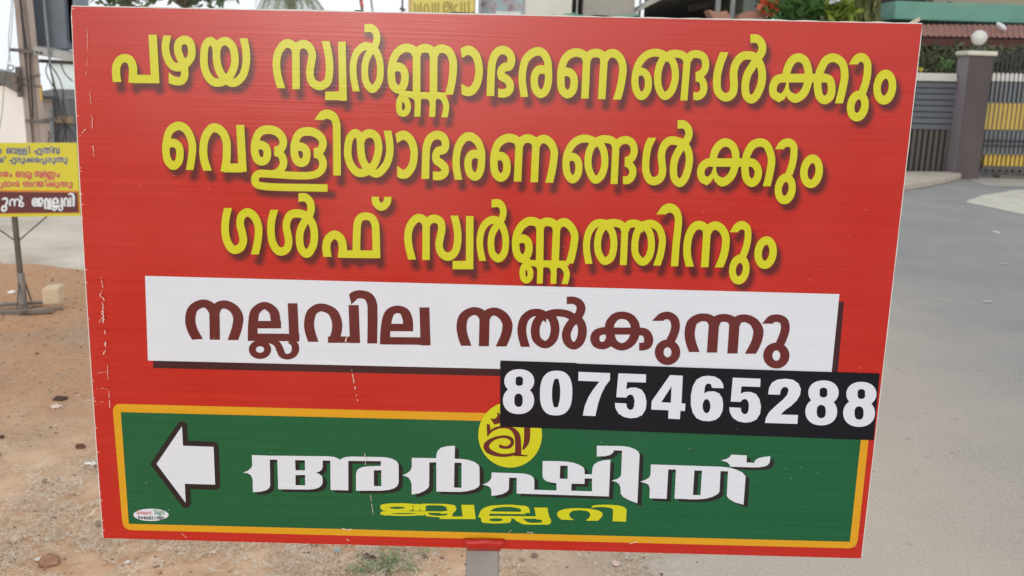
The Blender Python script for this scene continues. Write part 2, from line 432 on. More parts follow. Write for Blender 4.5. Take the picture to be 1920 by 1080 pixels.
# third line
K6, L6, M6, N6 = (400, 350), (640, 360), (880, 370), (1150, 380)
G['ga3'] = glyph(K6, 6, (43, 48), '''s 165,240 140,360 132,480 150,600 200,690 245,710 310,680 337,610 325,520 302,420 318,330 385,288 455,330 500,420 510,500 498,620 468,762''')
G['lchil3'] = glyph(K6, 6, (42, 47), '''s 686,260 655,380 648,500 665,620 715,710 765,730 825,700 848,630 840,550 823,470 828,390 865,320 940,300 1020,318 1085,370 1125,450 1137,570 1115,680 1055,755 995,710 969,590 985,480 1030,390 1080,320 1100,250 1085,170 1035,122 958,122''')
G['pha3'] = glyph(K6, 6, (43, 43), '''s 1285,790 1271,680 1290,595 1360,540 1428,580 1457,680 1445,795|46,48
p 1425,757 1840,762|43,43
s 1608,790 1615,500 1625,400 1660,345 1720,332 1785,355 1822,430 1828,520 1836,803''')
G['vir3'] = glyph(L6, 6, (42, 44), '''s 382,52 388,115 450,168 512,120 523,55''')
G['sva3'] = glyph(L6, 6, (42, 47), '''s 795,760 758,600 751,480 780,370 855,295 920,308 954,370
p 954,320 952,765
s 954,385 985,325 1050,300 1115,335 1130,420 1110,520 1100,610 1130,690 1200,728 1275,680 1308,560 1302,400 1270,265
p 1445,270 1443,868
p 1252,822 1446,822''')
G['rchil3'] = glyph(L6, 6, (37, 45), '''s 1590,775 1560,620 1562,500 1600,385 1675,320 1740,318 1800,370 1838,460 1850,580 1825,700 1765,748 1705,700 1683,580 1700,460 1745,385 1800,310 1822,240 1812,170 1770,127 1690,130''')
G['nna3'] = glyph(M6, 6, (42, 48), '''s 552,472 612,465 657,500 670,590 645,660 595,690 545,650 521,540 535,420 590,320 660,272 705,268 765,288 797,350
p 797,310 790,750
s 797,350 825,290 890,275 950,298 982,355
p 982,320 965,745
s 982,355 1015,298 1075,282 1140,330 1184,420 1175,540 1150,660 1125,745
s 570,670 625,715 690,735|30,36
s 792,970 792,790 765,755 710,738 650,745 608,790 598,860 612,918 645,936 678,905 688,850 675,805 648,775|33,34
s 792,800 820,757 865,748 915,765 945,810 945,972|33,37
s 945,815 970,765 1015,753 1065,785 1096,850 1093,900 1072,975|33,37
p 640,733 1120,742|28,28''')
G['tta3'] = glyph(N6, 6, (39, 44), '''s -275,688 -300,540 -300,440 -270,320 -210,245 -150,227 -90,240 -50,285
s -110,265 -155,340 -178,460 -160,580 -100,657 -30,620 2,520 5,420 -15,330 -60,262
s -100,252 -40,230 30,229 95,255 130,320
p 131,270 112,702
s 130,325 165,252 225,233 290,248 335,285
s 300,275 262,350 241,480 255,590 325,667 390,625 424,530 426,420 405,330 360,270
s 320,262 370,242 440,238 512,290 551,400 545,500 525,600 488,708''')
G['i3'] = glyph(N6, 6, (41, 52), '''s 538,132 580,78 640,60 700,92 731,170 725,300 708,450 688,715''')
G['na3'] = glyph(N6, 6, (43, 48), '''s 862,720 833,600 831,480 855,360 915,268 975,253 1032,285 1055,340
p 1055,290 1028,725
s 1055,345 1092,280 1150,257 1215,290 1260,370 1266,450 1245,580 1190,728''')
G['u3'] = glyph(N6, 6, (38, 47), '''s 1356,332 1395,275 1450,253 1505,290 1515,380 1497,490 1455,610
e 1417,752 77,121 -0.08,2''')
G['am3'] = glyph(N6, 6, (42, 47), '''e 1713,562 84,137 -0.08,2''')
# the brown line on the white panel
O6, P6, Q6, R6, S6 = (330, 530), (600, 530), (840, 530), (1100, 540), (1270, 540)
G['na4'] = glyph(O6, 6, (58, 46), '''s 240,634 180,520 161,400 195,290 300,235 375,258 430,330
p 432,290 437,642
s 432,340 470,270 545,245 645,290 698,380 690,490 641,646''')
G['lla4'] = glyph(O6, 6, (55, 42), '''s 862,652 868,440 895,320 995,258 1095,320 1120,420 1127,512
p 868,472 1182,473
p 808,613 1388,618
p 1311,232 1331,662
e 945,752 86,72 0,2|40,35
s 985,655 1070,655 1140,695 1172,760 1200,815 1260,833 1325,800 1345,738 1330,690 1270,640|42,32''')
G['va4'] = glyph(P6, 6, (57, 45), '''s -75,665 -110,560 -123,470 -95,340 -25,285 40,282 140,330 190,440 185,560 145,670
p 90,641 450,641|57,36
p 378,252 394,680''')
G['i4'] = glyph(P6, 6, (56, 46), '''s 352,178 400,140 470,132 545,160 585,235 591,340 588,684''')
G['la4'] = glyph(P6, 6, (56, 42), '''s 730,692 738,520 765,380 800,325 870,300 945,325 985,410 993,545
p 740,504 1046,505
p 675,653 1243,658
p 1175,278 1187,706''')
G['nb4'] = glyph(Q6, 6, (57, 45), '''s 205,710 165,590 153,480 185,375 285,320 360,338 412,400
p 412,360 404,715
s 412,400 455,345 530,325 620,375 667,460 667,520 648,600 597,718''')
G['lch4'] = glyph(Q6, 6, (50, 42), '''s 870,722 838,600 831,520 860,410 930,348 1000,335 1060,350 1105,390
s 1060,370 1005,440 981,540 1005,645 1095,698 1170,650 1203,550 1195,450 1155,370
s 1095,370 1180,343 1270,340 1360,362 1440,420
s 1440,400 1370,480 1331,580 1352,670 1415,712 1480,665 1512,560 1500,470 1460,405
s 1430,410 1480,350 1497,280 1465,222 1400,198 1336,200''')
G['ka4'] = glyph(R6, 6, (52, 42), '''s 250,480 268,390 330,322 405,307 485,332 538,400 547,480 530,560 480,628 395,662 310,625 275,570 262,500
s 275,560 230,630 175,648 115,628 92,565 115,510 180,484 240,484
p 180,484 620,485|52,40
s 580,487 660,502 698,575 680,640 640,658 590,660|52,44''')
G['u4'] = glyph(R6, 6, (50, 43), '''s 800,370 850,322 920,310 980,350 1000,420 985,505 938,605
e 910,723 94,100 0,2|50,44''')
G['nn4'] = glyph(S6, 6, (58, 44), '''s 190,720 150,600 139,500 170,385 240,338 305,330 370,350 414,410
p 415,360 390,727
s 415,410 460,350 530,336 600,355 645,410
p 645,370 620,737
s 645,410 690,355 770,342 860,385 910,470 905,550 880,630 822,740''')
G['ub4'] = glyph(S6, 6, (50, 43), '''s 1014,402 1060,352 1130,340 1195,370 1215,440 1200,520 1152,640
e 1114,760 96,102 0,2|52,44''')
# the phone number
X7, X8 = (920, 660), (1280, 680); k5 = 5.0526
five = '1210,202 1472,212 1470,290 1292,284 1285,354 1320,338 1375,336 1430,357 1462,405 1477,475 1468,545 1435,598 1380,623 1320,628 1260,615 1210,582 1182,532 1177,482 1285,488 1290,522 1305,542 1325,549 1345,542 1358,515 1363,465 1355,425 1338,406 1318,404 1298,412 1285,432 1190,428'
G['d8'] = glyph(X7, k5, (54, 34), '''e 271,276 88,79 0,2.1
e 264,457 94,97 0,2.1''')
G['d0'] = glyph(X7, k5, (57, 38), '''e 620,389 96,174 -0.02,2.5''')
G['d7'] = glyph(X7, k5, (9, 9), '''o 832,188 1131,200 1130,266 1085,325 1050,395 1020,480 992,607 873,602 892,510 930,420 975,350 1030,280 830,272''')
G['d5'] = glyph(X7, k5, (9, 9), 'o '+five)
G['d4'] = glyph(X7, k5, (9, 9), '''o 1700,218 1820,225 1808,485 1845,488 1840,560 1798,557 1792,637 1682,631 1685,552 1521,545 1526,465
h 1713,325 1707,481 1616,476''')
G['d6'] = glyph(X8, k5, (9, 9), '''o 388,242 278,238 270,210 258,199 240,197 222,206 210,230 204,290 240,273 300,271 345,290 375,335 384,395 378,455 352,510 310,543 250,555 185,550 130,525 95,475 77,400 78,310 95,225 130,162 185,130 245,124 305,132 355,160 382,200
k 226,412 37,67''')
G['d5b'] = G['d5'].moved(-735/k5+360, -60/k5+20)
G['d2'] = glyph(X8, k5, (9, 9), '''o 810,300 818,240 845,190 895,161 975,152 1045,162 1097,197 1120,250 1112,305 1082,357 1030,407 970,450 928,491 1093,496 1087,580 779,571 790,520 820,468 880,410 950,350 990,305 1003,262 993,236 970,229 945,238 928,265 922,304''')
G['d8b'] = glyph(X8, k5, (54, 34), '''e 1334,283 90,81 0,2.1
e 1313,463 97,97 0,2.1''')
G['d8c'] = glyph(X8, k5, (54, 34), '''e 1693,297 89,81 0,2.1
e 1671,477 97,97 0,2.1''')
# ornate white name with its hard black shadow, on the green panel
T6, U6, V6, W6 = (440, 820), (680, 820), (920, 820), (1160, 820)
G['w1'] = glyph(T6, 6, (9, 9), '''o 193,200 400,206 1060,213 1120,221 1165,238 1185,254 1205,237 1250,221 1320,216 1660,222 1720,228 1775,243 1820,266 1842,300 1845,330 1845,510 1832,545 1795,573 1740,590 1650,600 1365,600 1365,405 1378,370 1405,347 1445,333 1500,325 1645,321 1645,268 1278,265 1278,597 1080,592 1076,262 990,260 990,335 980,362 955,384 912,400 950,411 978,432 990,465 990,510 978,540 945,567 895,582 820,588 490,583 480,252 395,250 400,540 388,572 350,598 280,613 205,615 203,485 195,448 175,420 145,404 95,396 145,378 180,350 198,320
h 680,256 790,258 792,372 684,370
h 684,425 792,423 794,541 684,538
h 1566,370 1650,370 1650,550 1566,548''')
G['w2'] = glyph(U6, 6, (9, 9), '''o 553,230 828,235 831,190 845,150 880,117 950,99 1038,94 1035,240 1110,243 1190,254 1260,278 1305,312 1315,345 1315,535 1300,560 1255,585 1180,605 1100,614 830,610 828,281 750,281 748,540 738,568 700,600 635,630 552,643 550,530 540,488 515,453 485,437 443,427 490,410 525,385 545,360 552,330
h 1032,285 1113,286 1112,568 1028,565''')
G['w3'] = glyph(V6, 6, (9, 9), '''o 12,395 330,405 400,411 455,430 485,458 491,490 490,590 740,598 740,516 690,510 625,492 592,465 583,430 585,265 760,268 850,273 930,285 1000,310 1045,340 1057,370 1057,415 1140,416 1148,335 1165,303 1210,274 1270,258 1347,251 1330,665 293,632 293,456 208,453 205,580 190,607 140,635 70,652 8,658 8,595 -5,565 -40,543 -95,531 -50,517 -15,492 8,460
h 782,318 868,320 866,468 778,465
h 910,521 1055,524 1057,462 1140,463 1140,608 906,600''')
G['w4'] = glyph(V6, 6, (9, 9), '''o 1195,94 1480,98 1560,109 1625,133 1665,165 1675,195 1650,742 1560,708 1490,670 1463,632 1460,565 1448,530 1415,502 1360,487 1420,470 1455,447 1468,420 1478,149 1386,146 1377,172 1345,198 1280,213 1193,215''')
G['w5'] = glyph(W6, 6, (9, 9), '''o 362,305 1150,330 1240,340 1320,361 1390,395 1428,437 1405,757 1310,732 1245,695 1217,660 1230,382 1145,380 1135,608 1115,638 1060,668 980,690 890,697 800,697 628,690 645,362 558,360 540,692 346,685 350,575 340,540 315,520 242,497 300,480 340,455 358,425
h 852,372 938,375 920,651 835,648''')
G['w6'] = glyph(W6, 6, (9, 9), '''o 1265,195 1441,203 1438,282 1523,288 1535,260 1570,235 1625,221 1706,212 1700,280 1680,310 1640,328 1580,337 1500,338 1250,329 1248,305 1215,277 1152,260 1215,242 1250,222''')
# flat yellow word under it
Y7, Z7 = (700, 930), (930, 930); k7 = 1920/260
G['y1'] = glyph(Y7, k7, (12, 12), '''e 330,163 165,36 0,2|60,20
s 100,160 160,125 300,113 450,113 560,122 640,122|40,12
p 600,120 600,205|45,15
p 690,135 690,205|35,15
s 640,150 720,122 850,118 1000,128 1080,165 1060,205 980,222 800,222 500,222 200,222 100,243|70,11
e 420,243 255,20 0,2|60,12
s 640,235 720,240 760,265 850,280 980,280 1060,262 1050,240 930,238|40,9
p 918,300 1410,303|20,17
p 1305,122 1330,318|88,20''')
G['y2'] = glyph(Y7, k7, (12, 12), '''s 1525,295 1560,210 1640,160 1780,138 1950,140 2080,175 2100,235|72,15
p 1560,228 2105,236|15,16
p 1480,290 2440,300|15,17
p 2318,160 2350,325|90,17
e 1700,330 150,36 0,2|62,15
s 1850,292 1960,300 2030,335 2120,375 2250,384 2390,365 2390,330 2300,310|66,13''')
G['y3'] = glyph(Z7, k7, (9, 9), 'o 905,327 865,295 846,262 848,232 880,202 960,178 1060,169 1150,167 1300,175 1420,200 1470,230 1478,262 1455,302 1410,343 1240,341 1285,308 1306,272 1300,238 1262,207 1160,195 1062,205 1018,236 1014,270 1035,304 1082,333')
G['y4'] = glyph(Z7, k7, (9, 9), 'o 1325,162 1325,142 1350,130 1420,123 1560,120 1690,130 1770,150 1808,186 1801,356 1614,350 1622,192 1600,170 1550,158 1480,152 1400,153')
# the round emblem: brown letter with a crown
EM = (880, 740); k8 = 7.714
G['emdisc'] = glyph(EM, k8, (9, 9), 'o '+' '.join('%.1f,%.1f' % (590+461*math.cos(i*math.pi/28), 580+475*math.sin(i*math.pi/28)) for i in range(56)))
G['emblem'] = glyph(EM, k8, (9, 9), '''v 272,428,22 277,500,26 268,600,12
v 275,570,14 330,515,18 400,482,18 480,470,16 570,478,18 640,515,32 692,590,42 705,700,44 705,890,46
v 650,872,18 720,875,16 790,882,10 848,886,6
v 660,855,20 560,875,22 460,877,22 350,850,32 270,805,38 245,745,42 275,690,34 350,640,22 450,612,18 540,612,20 605,645,26 622,690,24 590,745,26 520,765,20 430,742,24
v 836,470,44 836,600,44 822,700,38 775,795,12
o 298,330 330,352 372,345 408,310 403,258 420,256 445,288 447,412 360,432 340,402 318,365''')
# white arrow with thick dark outline
AR = (240, 780); k9 = 5.143
arrow_pts = [(275,462),(520,100),(530,287),(825,297),(840,662),(548,653),(556,837)]
G['arrow'] = glyph(AR, k9, (9, 9), 'o '+' '.join('%d,%d' % p for p in arrow_pts))
G['arrowrim'] = glyph(AR, k9, (9, 9), '\n'.join(['o '+' '.join('%d,%d' % p for p in arrow_pts)]+['v %d,%d,50 %d,%d,50' % (*a, *b) for a, b in zip(arrow_pts, arrow_pts[1:]+arrow_pts[:1])]))
for p in arrow_pts: G['arrowrim'].disk((AR[0]+p[0]/k9, AR[1]+p[1]/k9), 50/k9)
G['oval'] = glyph(AR, k9, (9, 9), 'o '+' '.join('%.1f,%.1f' % (222+170*math.cos(i*math.pi/20), 953+59*math.sin(i*math.pi/20)) for i in range(40)))
LINE1 = 'pa zha ya sva rchil nna1 aa1 bha1 ra1 na1 nga1 lchil1 kka1 u1 am1'.split()
LINE2 = 'e2 va2 lla2 i2 ya2 aa2 bha2 ra2 na2 nga2 lchil2 kka2 u2 am2'.split()
LINE3 = 'ga3 lchil3 pha3 vir3 sva3 rchil3 nna3 tta3 i3 na3 u3 am3'.split()
LINE4 = 'na4 lla4 va4 i4 la4 nb4 lch4 ka4 u4 nn4 ub4'.split()
PHONE = 'd8 d0 d7 d5 d4 d6 d5b d2 d8b d8c'.split()
NAME = 'w1 w2 w3 w4 w5 w6'.split()
WORD = 'y1 y2 y3 y4'.split()
# ------------------------------------------------------------------ the red direction board
def print_mat(name, rgb, var=0.05, rough=0.24, bmp=0.10, attr=None, ink=None, bleach=0.0):
    """ink on fluted plastic sheet: faint horizontal flutes in tone and relief"""
    m, nt, b = newmat(name)
    v1 = coords(nt, (1.2, 1, 330)); fl = ntex(nt, v1, 1.0, 4, 0.7)
    v2 = coords(nt, (1, 1, 1)); bl = ntex(nt, v2, 6.0, 2, 0.5)
    c = lin(rgb); lo = tuple(x*(1-var) for x in c[:3])+(1,); hi = tuple(min(1, x*(1+var)+0.004) for x in c[:3])+(1,)
    col = ramp(nt, fl, [(0.36, lo), (0.64, hi)])
    col = mixc(nt, ramp(nt, bl, [(0.35, (0, 0, 0, 1)), (0.8, (0.07,)*3+(1,))]), col, lin((min(255, rgb[0]*.9+40), min(255, rgb[1]*.9+34), min(255, rgb[2]*.9+32))))
    if attr:
        a = N(nt, 'ShaderNodeAttribute', attribute_name=attr)
        col = mixc(nt, a.outputs['Fac'], col, lin(ink))
    nt.links.new(col, b.inputs['Base Color'])
    rr = ramp(nt, bl, [(0.3, (rough-.05,)*3+(1,)), (0.8, (rough+.10,)*3+(1,))])
    nt.links.new(rr, b.inputs['Roughness']); b.inputs['Specular IOR Level'].default_value = 0.5
    hgt = N(nt, 'ShaderNodeMath', operation='ADD'); nt.links.new(fl, hgt.inputs[0])
    wv = ntex(nt, v2, 5.0, 2, 0.5); mu = N(nt, 'ShaderNodeMath', operation='MULTIPLY'); nt.links.new(wv, mu.inputs[0]); mu.inputs[1].default_value = 6.0
    nt.links.new(mu.outputs[0], hgt.inputs[1])
    bump(nt, b, hgt.outputs[0], bmp, 0.0012)
    return m

TL, TR, BR, BL = (np.array(p, float) for p in ((134,12),(1729,45),(1614.5,1047),(194,1009)))
def board_px(s, t):
    p = (1-s)*(1-t)*TL+s*(1-t)*TR+s*t*BR+(1-s)*t*BL
    return p[0]-16*t*(1-t)*(1-s)**6, p[1]
base = Vector((at(905, 1040, SIGN_Y).x, SIGN_Y, 0))
sign = thing('direction_signboard', base, 'large red shop signboard with yellow writing and a phone number, on a grey steel post', 'signboard')

red_m = print_mat('red_print', (193, 34, 19), var=0.08, attr='ink', ink=(76, 20, 24))
# soft drop shadow printed behind the yellow letters: ink density from the traced strokes
ys = np.unique(np.concatenate([np.linspace(0, 1, 24), np.linspace(0.015, 0.56, 150)])); xs = np.linspace(0, 1, 400)
PX = np.zeros((len(ys), len(xs), 2))
for j, t in enumerate(ys):
    for i, s in enumerate(xs): PX[j, i] = board_px(s, t)
flatp = PX.reshape(-1, 2); dist = np.full(len(flatp), 99.0)
for nme in LINE1+LINE2+LINE3:
    for C, H in G[nme].paths:
        Cs = C+np.array([8.0, 12.5]); lo = Cs.min(0)-22; hi = Cs.max(0)+22
        idx = np.where((flatp >= lo).all(1) & (flatp <= hi).all(1))[0]
        if not len(idx): continue
        q = flatp[idx]; dm = np.full(len(idx), 99.0)
        hm = float(np.mean(H))
        for a, b in zip(Cs[:-1], Cs[1:]):
            ab = b-a; tt = np.clip(((q-a)@ab)/max(1e-9, ab@ab), 0, 1)
            dm = np.minimum(dm, np.linalg.norm(q-(a+tt[:, None]*ab), axis=1))
        dist[idx] = np.minimum(dist[idx], dm-hm)
u = np.clip((7.5-dist)/13.0, 0, 1); ink = u*u*(3-2*u)*0.92
V = [at(p[0], p[1], SIGN_Y) for p in flatp]
nx = len(xs); Fq = [(j*nx+i, (j+1)*nx+i, (j+1)*nx+i+1, j*nx+i+1) for j in range(len(ys)-1) for i in range(nx-1)]
front = mesh_obj('printed_face', V, Fq, red_m, sign, attrs={'ink': ink})

# sheet body behind the print, ragged white upper edge
white_edge = surf('sheet_edge', (226, 224, 218), 0.6, 0.06, 30)
body = MB()
ring = [board_px(s, 0) for s in np.linspace(0, 1, 60)]
def rag(x): return 2.4+1.6*noise.noise(Vector((x*.03, 1.7, 0)))+1.3*noise.noise(Vector((x*.11, 5.2, 0)))
top = [(x, y-max(0.3, rag(x))) for x, y in ring]
left = [(board_px(0, t)[0]-1.6-1.0*noise.noise(Vector((t*25, 3, 0))), board_px(0, t)[1]) for t in np.linspace(0.02, 1, 40)]
right = [(board_px(1, t)[0]+1.6+0.8*noise.noise(Vector((t*25, 9, 0))), board_px(1, t)[1]) for t in np.linspace(0.02, 1, 40)]
outl = top+right+[(board_px(s, 1)[0], board_px(s, 1)[1]-.5) for s in np.linspace(1, 0, 30)[1:-1]]+left[::-1]
body.prism([at(x, y, SIGN_Y+0.001) for x, y in outl], (0, 0.006, 0))
body.build('plastic_sheet', white_edge, sign)
# dark wooden/metal frame behind the sheet
frame_m = surf('frame_steel', (58, 54, 52), 0.6, 0.2, 8, dirt=(96, 62, 44))
fr = MB()
c4 = [at(*board_px(s, t), SIGN_Y+0.020) for s, t in ((.014, .018), (.986, .018), (.986, .978), (.014, .978))]
for a, b in zip(c4, c4[1:]+c4[:1]): fr.bar(a, b, 0.022)
fr.bar(at(*board_px(.5, .01), SIGN_Y+0.02), at(*board_px(.5, .98), SIGN_Y+0.02), 0.022)
# dents where the frame peeps over the sheet edge
for x0, x1 in ((200, 292), (655, 690), (812, 930), (1088, 1165), (1182, 1208), (1240, 1247), (1305, 1312)):
    yy = lambda x: 12+33*(x-134)/1595
    fr.prism([at(x0, yy(x0)+3, SIGN_Y+0.0092), at((x0*2+x1)/3, yy(x0)-4.2, SIGN_Y+0.0092), at((x0+x1*2)/3, yy(x1)-4.4, SIGN_Y+0.0092), at(x1, yy(x1)+3, SIGN_Y+0.0092)], (0, 0.004, 0))
fr.build('frame', frame_m, sign)
# torn corner of the sheet sticking up at the right
tc = MB(); tc.prism([at(x, y, SIGN_Y+0.002) for x, y in ((1672, 45), (1706, 42), (1716, 36), (1725, 32), (1726, 38), (1718, 44))], (0, 0.003, 0))
tc.build('torn_corner', surf('torn_sheet', (205, 188, 168), 0.7), sign)

L = lambda k: SIGN_Y-0.00025*k       # print layers, a quarter of a millimetre apart
pal = dict(white=(224, 228, 236), maroon=(60, 18, 24), brown=(100, 28, 28), black=(22, 20, 24), gold=(224, 162, 20), green=(0, 92, 52), yellow=(211, 209, 24), blk2=(30, 22, 26))
pm = {k: print_mat('print_'+k, v, var=0.03 if k != 'green' else 0.07) for k, v in pal.items()}
sticker_m = surf('sticker_black', (14, 14, 24), 0.3, 0.10, 6, bmp=0.05, bdist=0.001, spec=.3)
digit_m = surf('sticker_white', (226, 228, 240), 0.34, 0.03, 6)

def quad_shape(pts): g = Shape(); g.poly(pts); return g
def rounded(pts, r):
    out = []; n = len(pts)
    for i in range(n):
        p0, p, p1 = (np.array(pts[(i+k) % n], float) for k in (-1, 0, 1))
        a = p+(p0-p)/np.linalg.norm(p0-p)*r; b = p+(p1-p)/np.linalg.norm(p1-p)*r
        for t in np.linspace(0, 1, 7): out.append((1-t)**2*a+2*t*(1-t)*p+t*t*b)
    g = Shape(); g.poly(out); return g

for word in (LINE1[:3], LINE1[3:], LINE2, LINE3[:4], LINE3[4:]):
    flat('lettering', [G[k] for k in word], L(4), pm['yellow'], sign)
# white panel with its printed dark rim
flat('panel_rim', [quad_shape([(286,560),(1582.5,565.5),(1569,720),(287,690)])], L(1), pm['maroon'], sign)
wp = flat('white_panel', [quad_shape([(272,517.3),(1574,551.5),(1558.5,706.5),(277.3,676)])], L(2), pm['white'], sign)
for word in (LINE4[:5], LINE4[5:]): flat('lettering', [G[k] for k in word], L(3), pm['brown'], wp)
# green panel, gold border
gp_ = flat('gold_border', [rounded([(210.5,757),(1632,792.5),(1606.5,1028.5),(230.5,993.5)], 17)], L(1), pm['gold'], sign)
gr = flat('green_panel', [quad_shape([(226.5,772.8),(1616,806.8),(1593.5,1015.8),(241.5,982)])], L(2), pm['green'], sign)
flat('arrow_outline', [G['arrowrim']], L(3), pm['blk2'], gr)
flat('arrow', [G['arrow']], L(4), pm['white'], gr)
flat('lettering_shade', [G[k].moved(46/6, 31/6) for k in NAME], L(3), pm['black'], gr)
flat('lettering', [G[k] for k in NAME], L(5), pm['white'], gr)
flat('lettering', [G[k] for k in WORD], L(4), pm['yellow'], gr)
em = flat('emblem', [G['emdisc']], L(4), pm['yellow'], sign)
flat('emblem_letter', [G['emblem']], L(5), pm['brown'], em)
# maker's oval
ov = flat('maker_label', [G['oval']], L(3), pm['white'], gr)
def small_text(txt, px, py, width_px, mat, parent, layer, bold=0.0, squash=1.0):
    cu = bpy.data.curves.new('t', 'FONT'); cu.body = txt; cu.size = 1; cu.align_x = 'CENTER'; cu.align_y = 'CENTER'; cu.offset = bold
    tmp = bpy.data.objects.new('t', cu); COL.objects.link(tmp)
    dg = bpy.context.evaluated_depsgraph_get(); me = bpy.data.meshes.new_from_object(tmp.evaluated_get(dg))
    v = np.array([x.co[:] for x in me.vertices]); f = [list(p.vertices) for p in me.polygons]
    bpy.data.objects.remove(tmp); bpy.data.curves.remove(cu); bpy.data.meshes.remove(me)
    v[:, :2] -= (v[:, :2].min(0)+v[:, :2].max(0))/2; s = width_px/(v[:, 0].max()-v[:, 0].min())
    return mesh_obj('lettering', [at(px+a*s, py-b*s*squash+a*s*0.02, layer) for a, b, _ in v], f, mat, parent)
redtxt = print_mat('print_orange_text', (196, 92, 64)); grtxt = print_mat('print_green_text', (46, 138, 92))
small_text('Smart', 270.0, 960.8, 28, redtxt, ov, L(4), 0.012)
small_text('Sign', 298.5, 961.6, 20, grtxt, ov, L(4), 0.012)
small_text('9446831980', 283, 971.2, 50, pm['black'], ov, L(4), 0.02, 0.85)
# the phone number sticker, its upper edge slightly lifted
st = flat('number_sticker', [quad_shape([(938,676),(1080,680.4),(1082,681.6),(1300,689.4),(1649.5,700.3),(1638,825.5),(1300,813),(1188,808.8),(937.6,800)])], L(6), sticker_m, sign)
flat('lettering', [G[k] for k in PHONE], L(7), digit_m, st)

# scuffs and torn print along the left edge, down the middle and on the lower border
sc = Shape(); r2 = random.Random(3)
def scuff(pts, w, jit=1.2, gap=0.38):
    jit = jit*1.5+.3
    P = catmull(pts, 14)
    i = 0
    while i < len(P)-2:
        n = r2.randint(1, 4)
        seg = P[i:i+n+1]
        if len(seg) >= 2 and r2.random() > gap:
            q = seg+np.array([[r2.gauss(0, jit*.4), r2.gauss(0, jit*.3)] for _ in seg])
            sc.strip(q, np.array([max(.2, w*r2.uniform(.2, 1.15)) for _ in q]))
        i += n
for pts, wd, jt in (([(163,52),(164,95),(162,140)], .45, .5), ([(169,175),(172,215),(174,260),(175,292)], .8, 1.4), ([(149,256),(156,247),(162,241)], .9, 1.0),
        ([(190,520),(192,545),(188,552)], .6, .8), ([(186,548),(192,560),(193,590),(195,618),(197,628)], 1.2, 2.2), ([(186,605),(190,596),(195,590)], .7, .6),
        ([(198,640),(197,655),(194,665)], 1.1, 1.4), ([(201,683),(202,700),(202,711)], .7, .5), ([(176,701),(188,698.5),(200,697)], .55, .4),
        ([(177,728),(190,728),(204,729.5)], .55, .5), ([(204,729),(205,745),(206,764)], .8, .7), ([(181,758),(187,754),(194,753.5)], .5, .5),
        ([(659,690),(663,712),(668,738),(673,778)], 1.1, 1.0), ([(677,795),(680,815)], .5, .4), ([(684,850),(686,872)], .7, .4), ([(695,928),(697,945),(700,965)], .6, .4),
        ([(650,630),(649,641)], 2.0, 1.4), ([(184,930),(189,922),(186,936)], .35, .5), ([(640,991),(652,993),(658,992)], 1.0, 1.6), ([(953,998),(959,994)], .5, .2),
        ([(970,995),(985,998),(998,999)], .7, 2.0), ([(1180,1020),(1196,1015)], .6, .3), ([(1216,1015),(1222,1015)], .4, .4), ([(1292,1014),(1302,1015)], .5, .5), ([(650,1010),(655,1014)], .8, .8), ([(340,1000),(350,1008)], .4, .4)):
    scuff(pts, wd, jt)
for _ in range(60):
    s, t = r2.random(), r2.random()**.8; x, y = board_px(s, t)
    if y > 900 and 400 < x < 1500: continue
    sc.strip(np.array([(x, y), (x+r2.uniform(-2, 2), y+r2.uniform(.4, 2))]), np.array([.3, .35]))
for _ in range(26):
    t = r2.random(); x, y = board_px(0, t)
    sc.strip(np.array([(x+.5, y), (x+r2.uniform(1, 5), y+r2.uniform(-2, 2))]), np.array([.9, .4]))
V = []; F = []
for i, t in enumerate(sc.tris):
    b = len(V); V += [at(float(p[0]), float(p[1]), L(8)-0.00001*i) for p in t]; F.append((b, b+1, b+2))
mesh_obj('scuff_marks', V, F, surf('torn_print', (226, 196, 184), 0.7, 0.1, 60), sign)

# grey post with the red printed flap folded over its head
post_m = surf('post_paint', (156, 151, 147), 0.5, 0.10, 14, bmp=0.05, bdist=0.002, dirt=(112, 96, 86), dirt_amt=0.35, dirt_scale=9)
pl, pr_ = at(873.5, 1045, SIGN_Y+.012), at(936, 1045, SIGN_Y+.012)
pb = MB(); pb.box((pl.x, SIGN_Y+.012, -0.15), (pr_.x, SIGN_Y+.062, at(900, 900, SIGN_Y).z))
pb.build('post', post_m, sign, bevel=0.004)
fl = MB()
prof = [(870, 946, 1009.5, -.0016), (870, 946.5, 1013, -.006), (870.5, 945.5, 1017, -.009), (873.5, 941.5, 1023, -.008), (876, 938.5, 1029, -.004), (876.5, 938, 1033, .006)]
for x0, x1, y, d in prof:
    for k in range(13):
        s = k/12; x = x0+(x1-x0)*s
        fl.v.append(at(x, y+(x-905)*.018+(1.2*math.sin(s*9) if 1010 < y < 1030 else 0), SIGN_Y+d-.003*math.sin(s*math.pi)))
for j in range(len(prof)-1):
    for k in range(12): fl.f.append((j*13+k, (j+1)*13+k, (j+1)*13+k+1, j*13+k+1))
ob = fl.build('folded_flap', print_mat('red_flap', (192, 26, 16), rough=0.42), sign, smooth=True)
sm = ob.modifiers.new('thick', 'SOLIDIFY'); sm.thickness = 0.001; sm.offset = -1
# ------------------------------------------------------------------ ground, path, road
def fbm(x, y, sc, o=4):
    return noise.fractal(Vector((x*sc, y*sc, 3.3)), 0.6, 2.1, o)
def road_edge(y):
    k = [(-40, .2), (0, .45), (2.2, .40), (2.8, .48), (4, .70), (8, .4), (12, -1.2), (16, -4), (40, -14)]
    for (a, xa), (b, xb) in zip(k, k[1:]):
        if y <= b: return xa+(xb-xa)*(y-a)/(b-a)
    return k[-1][1]

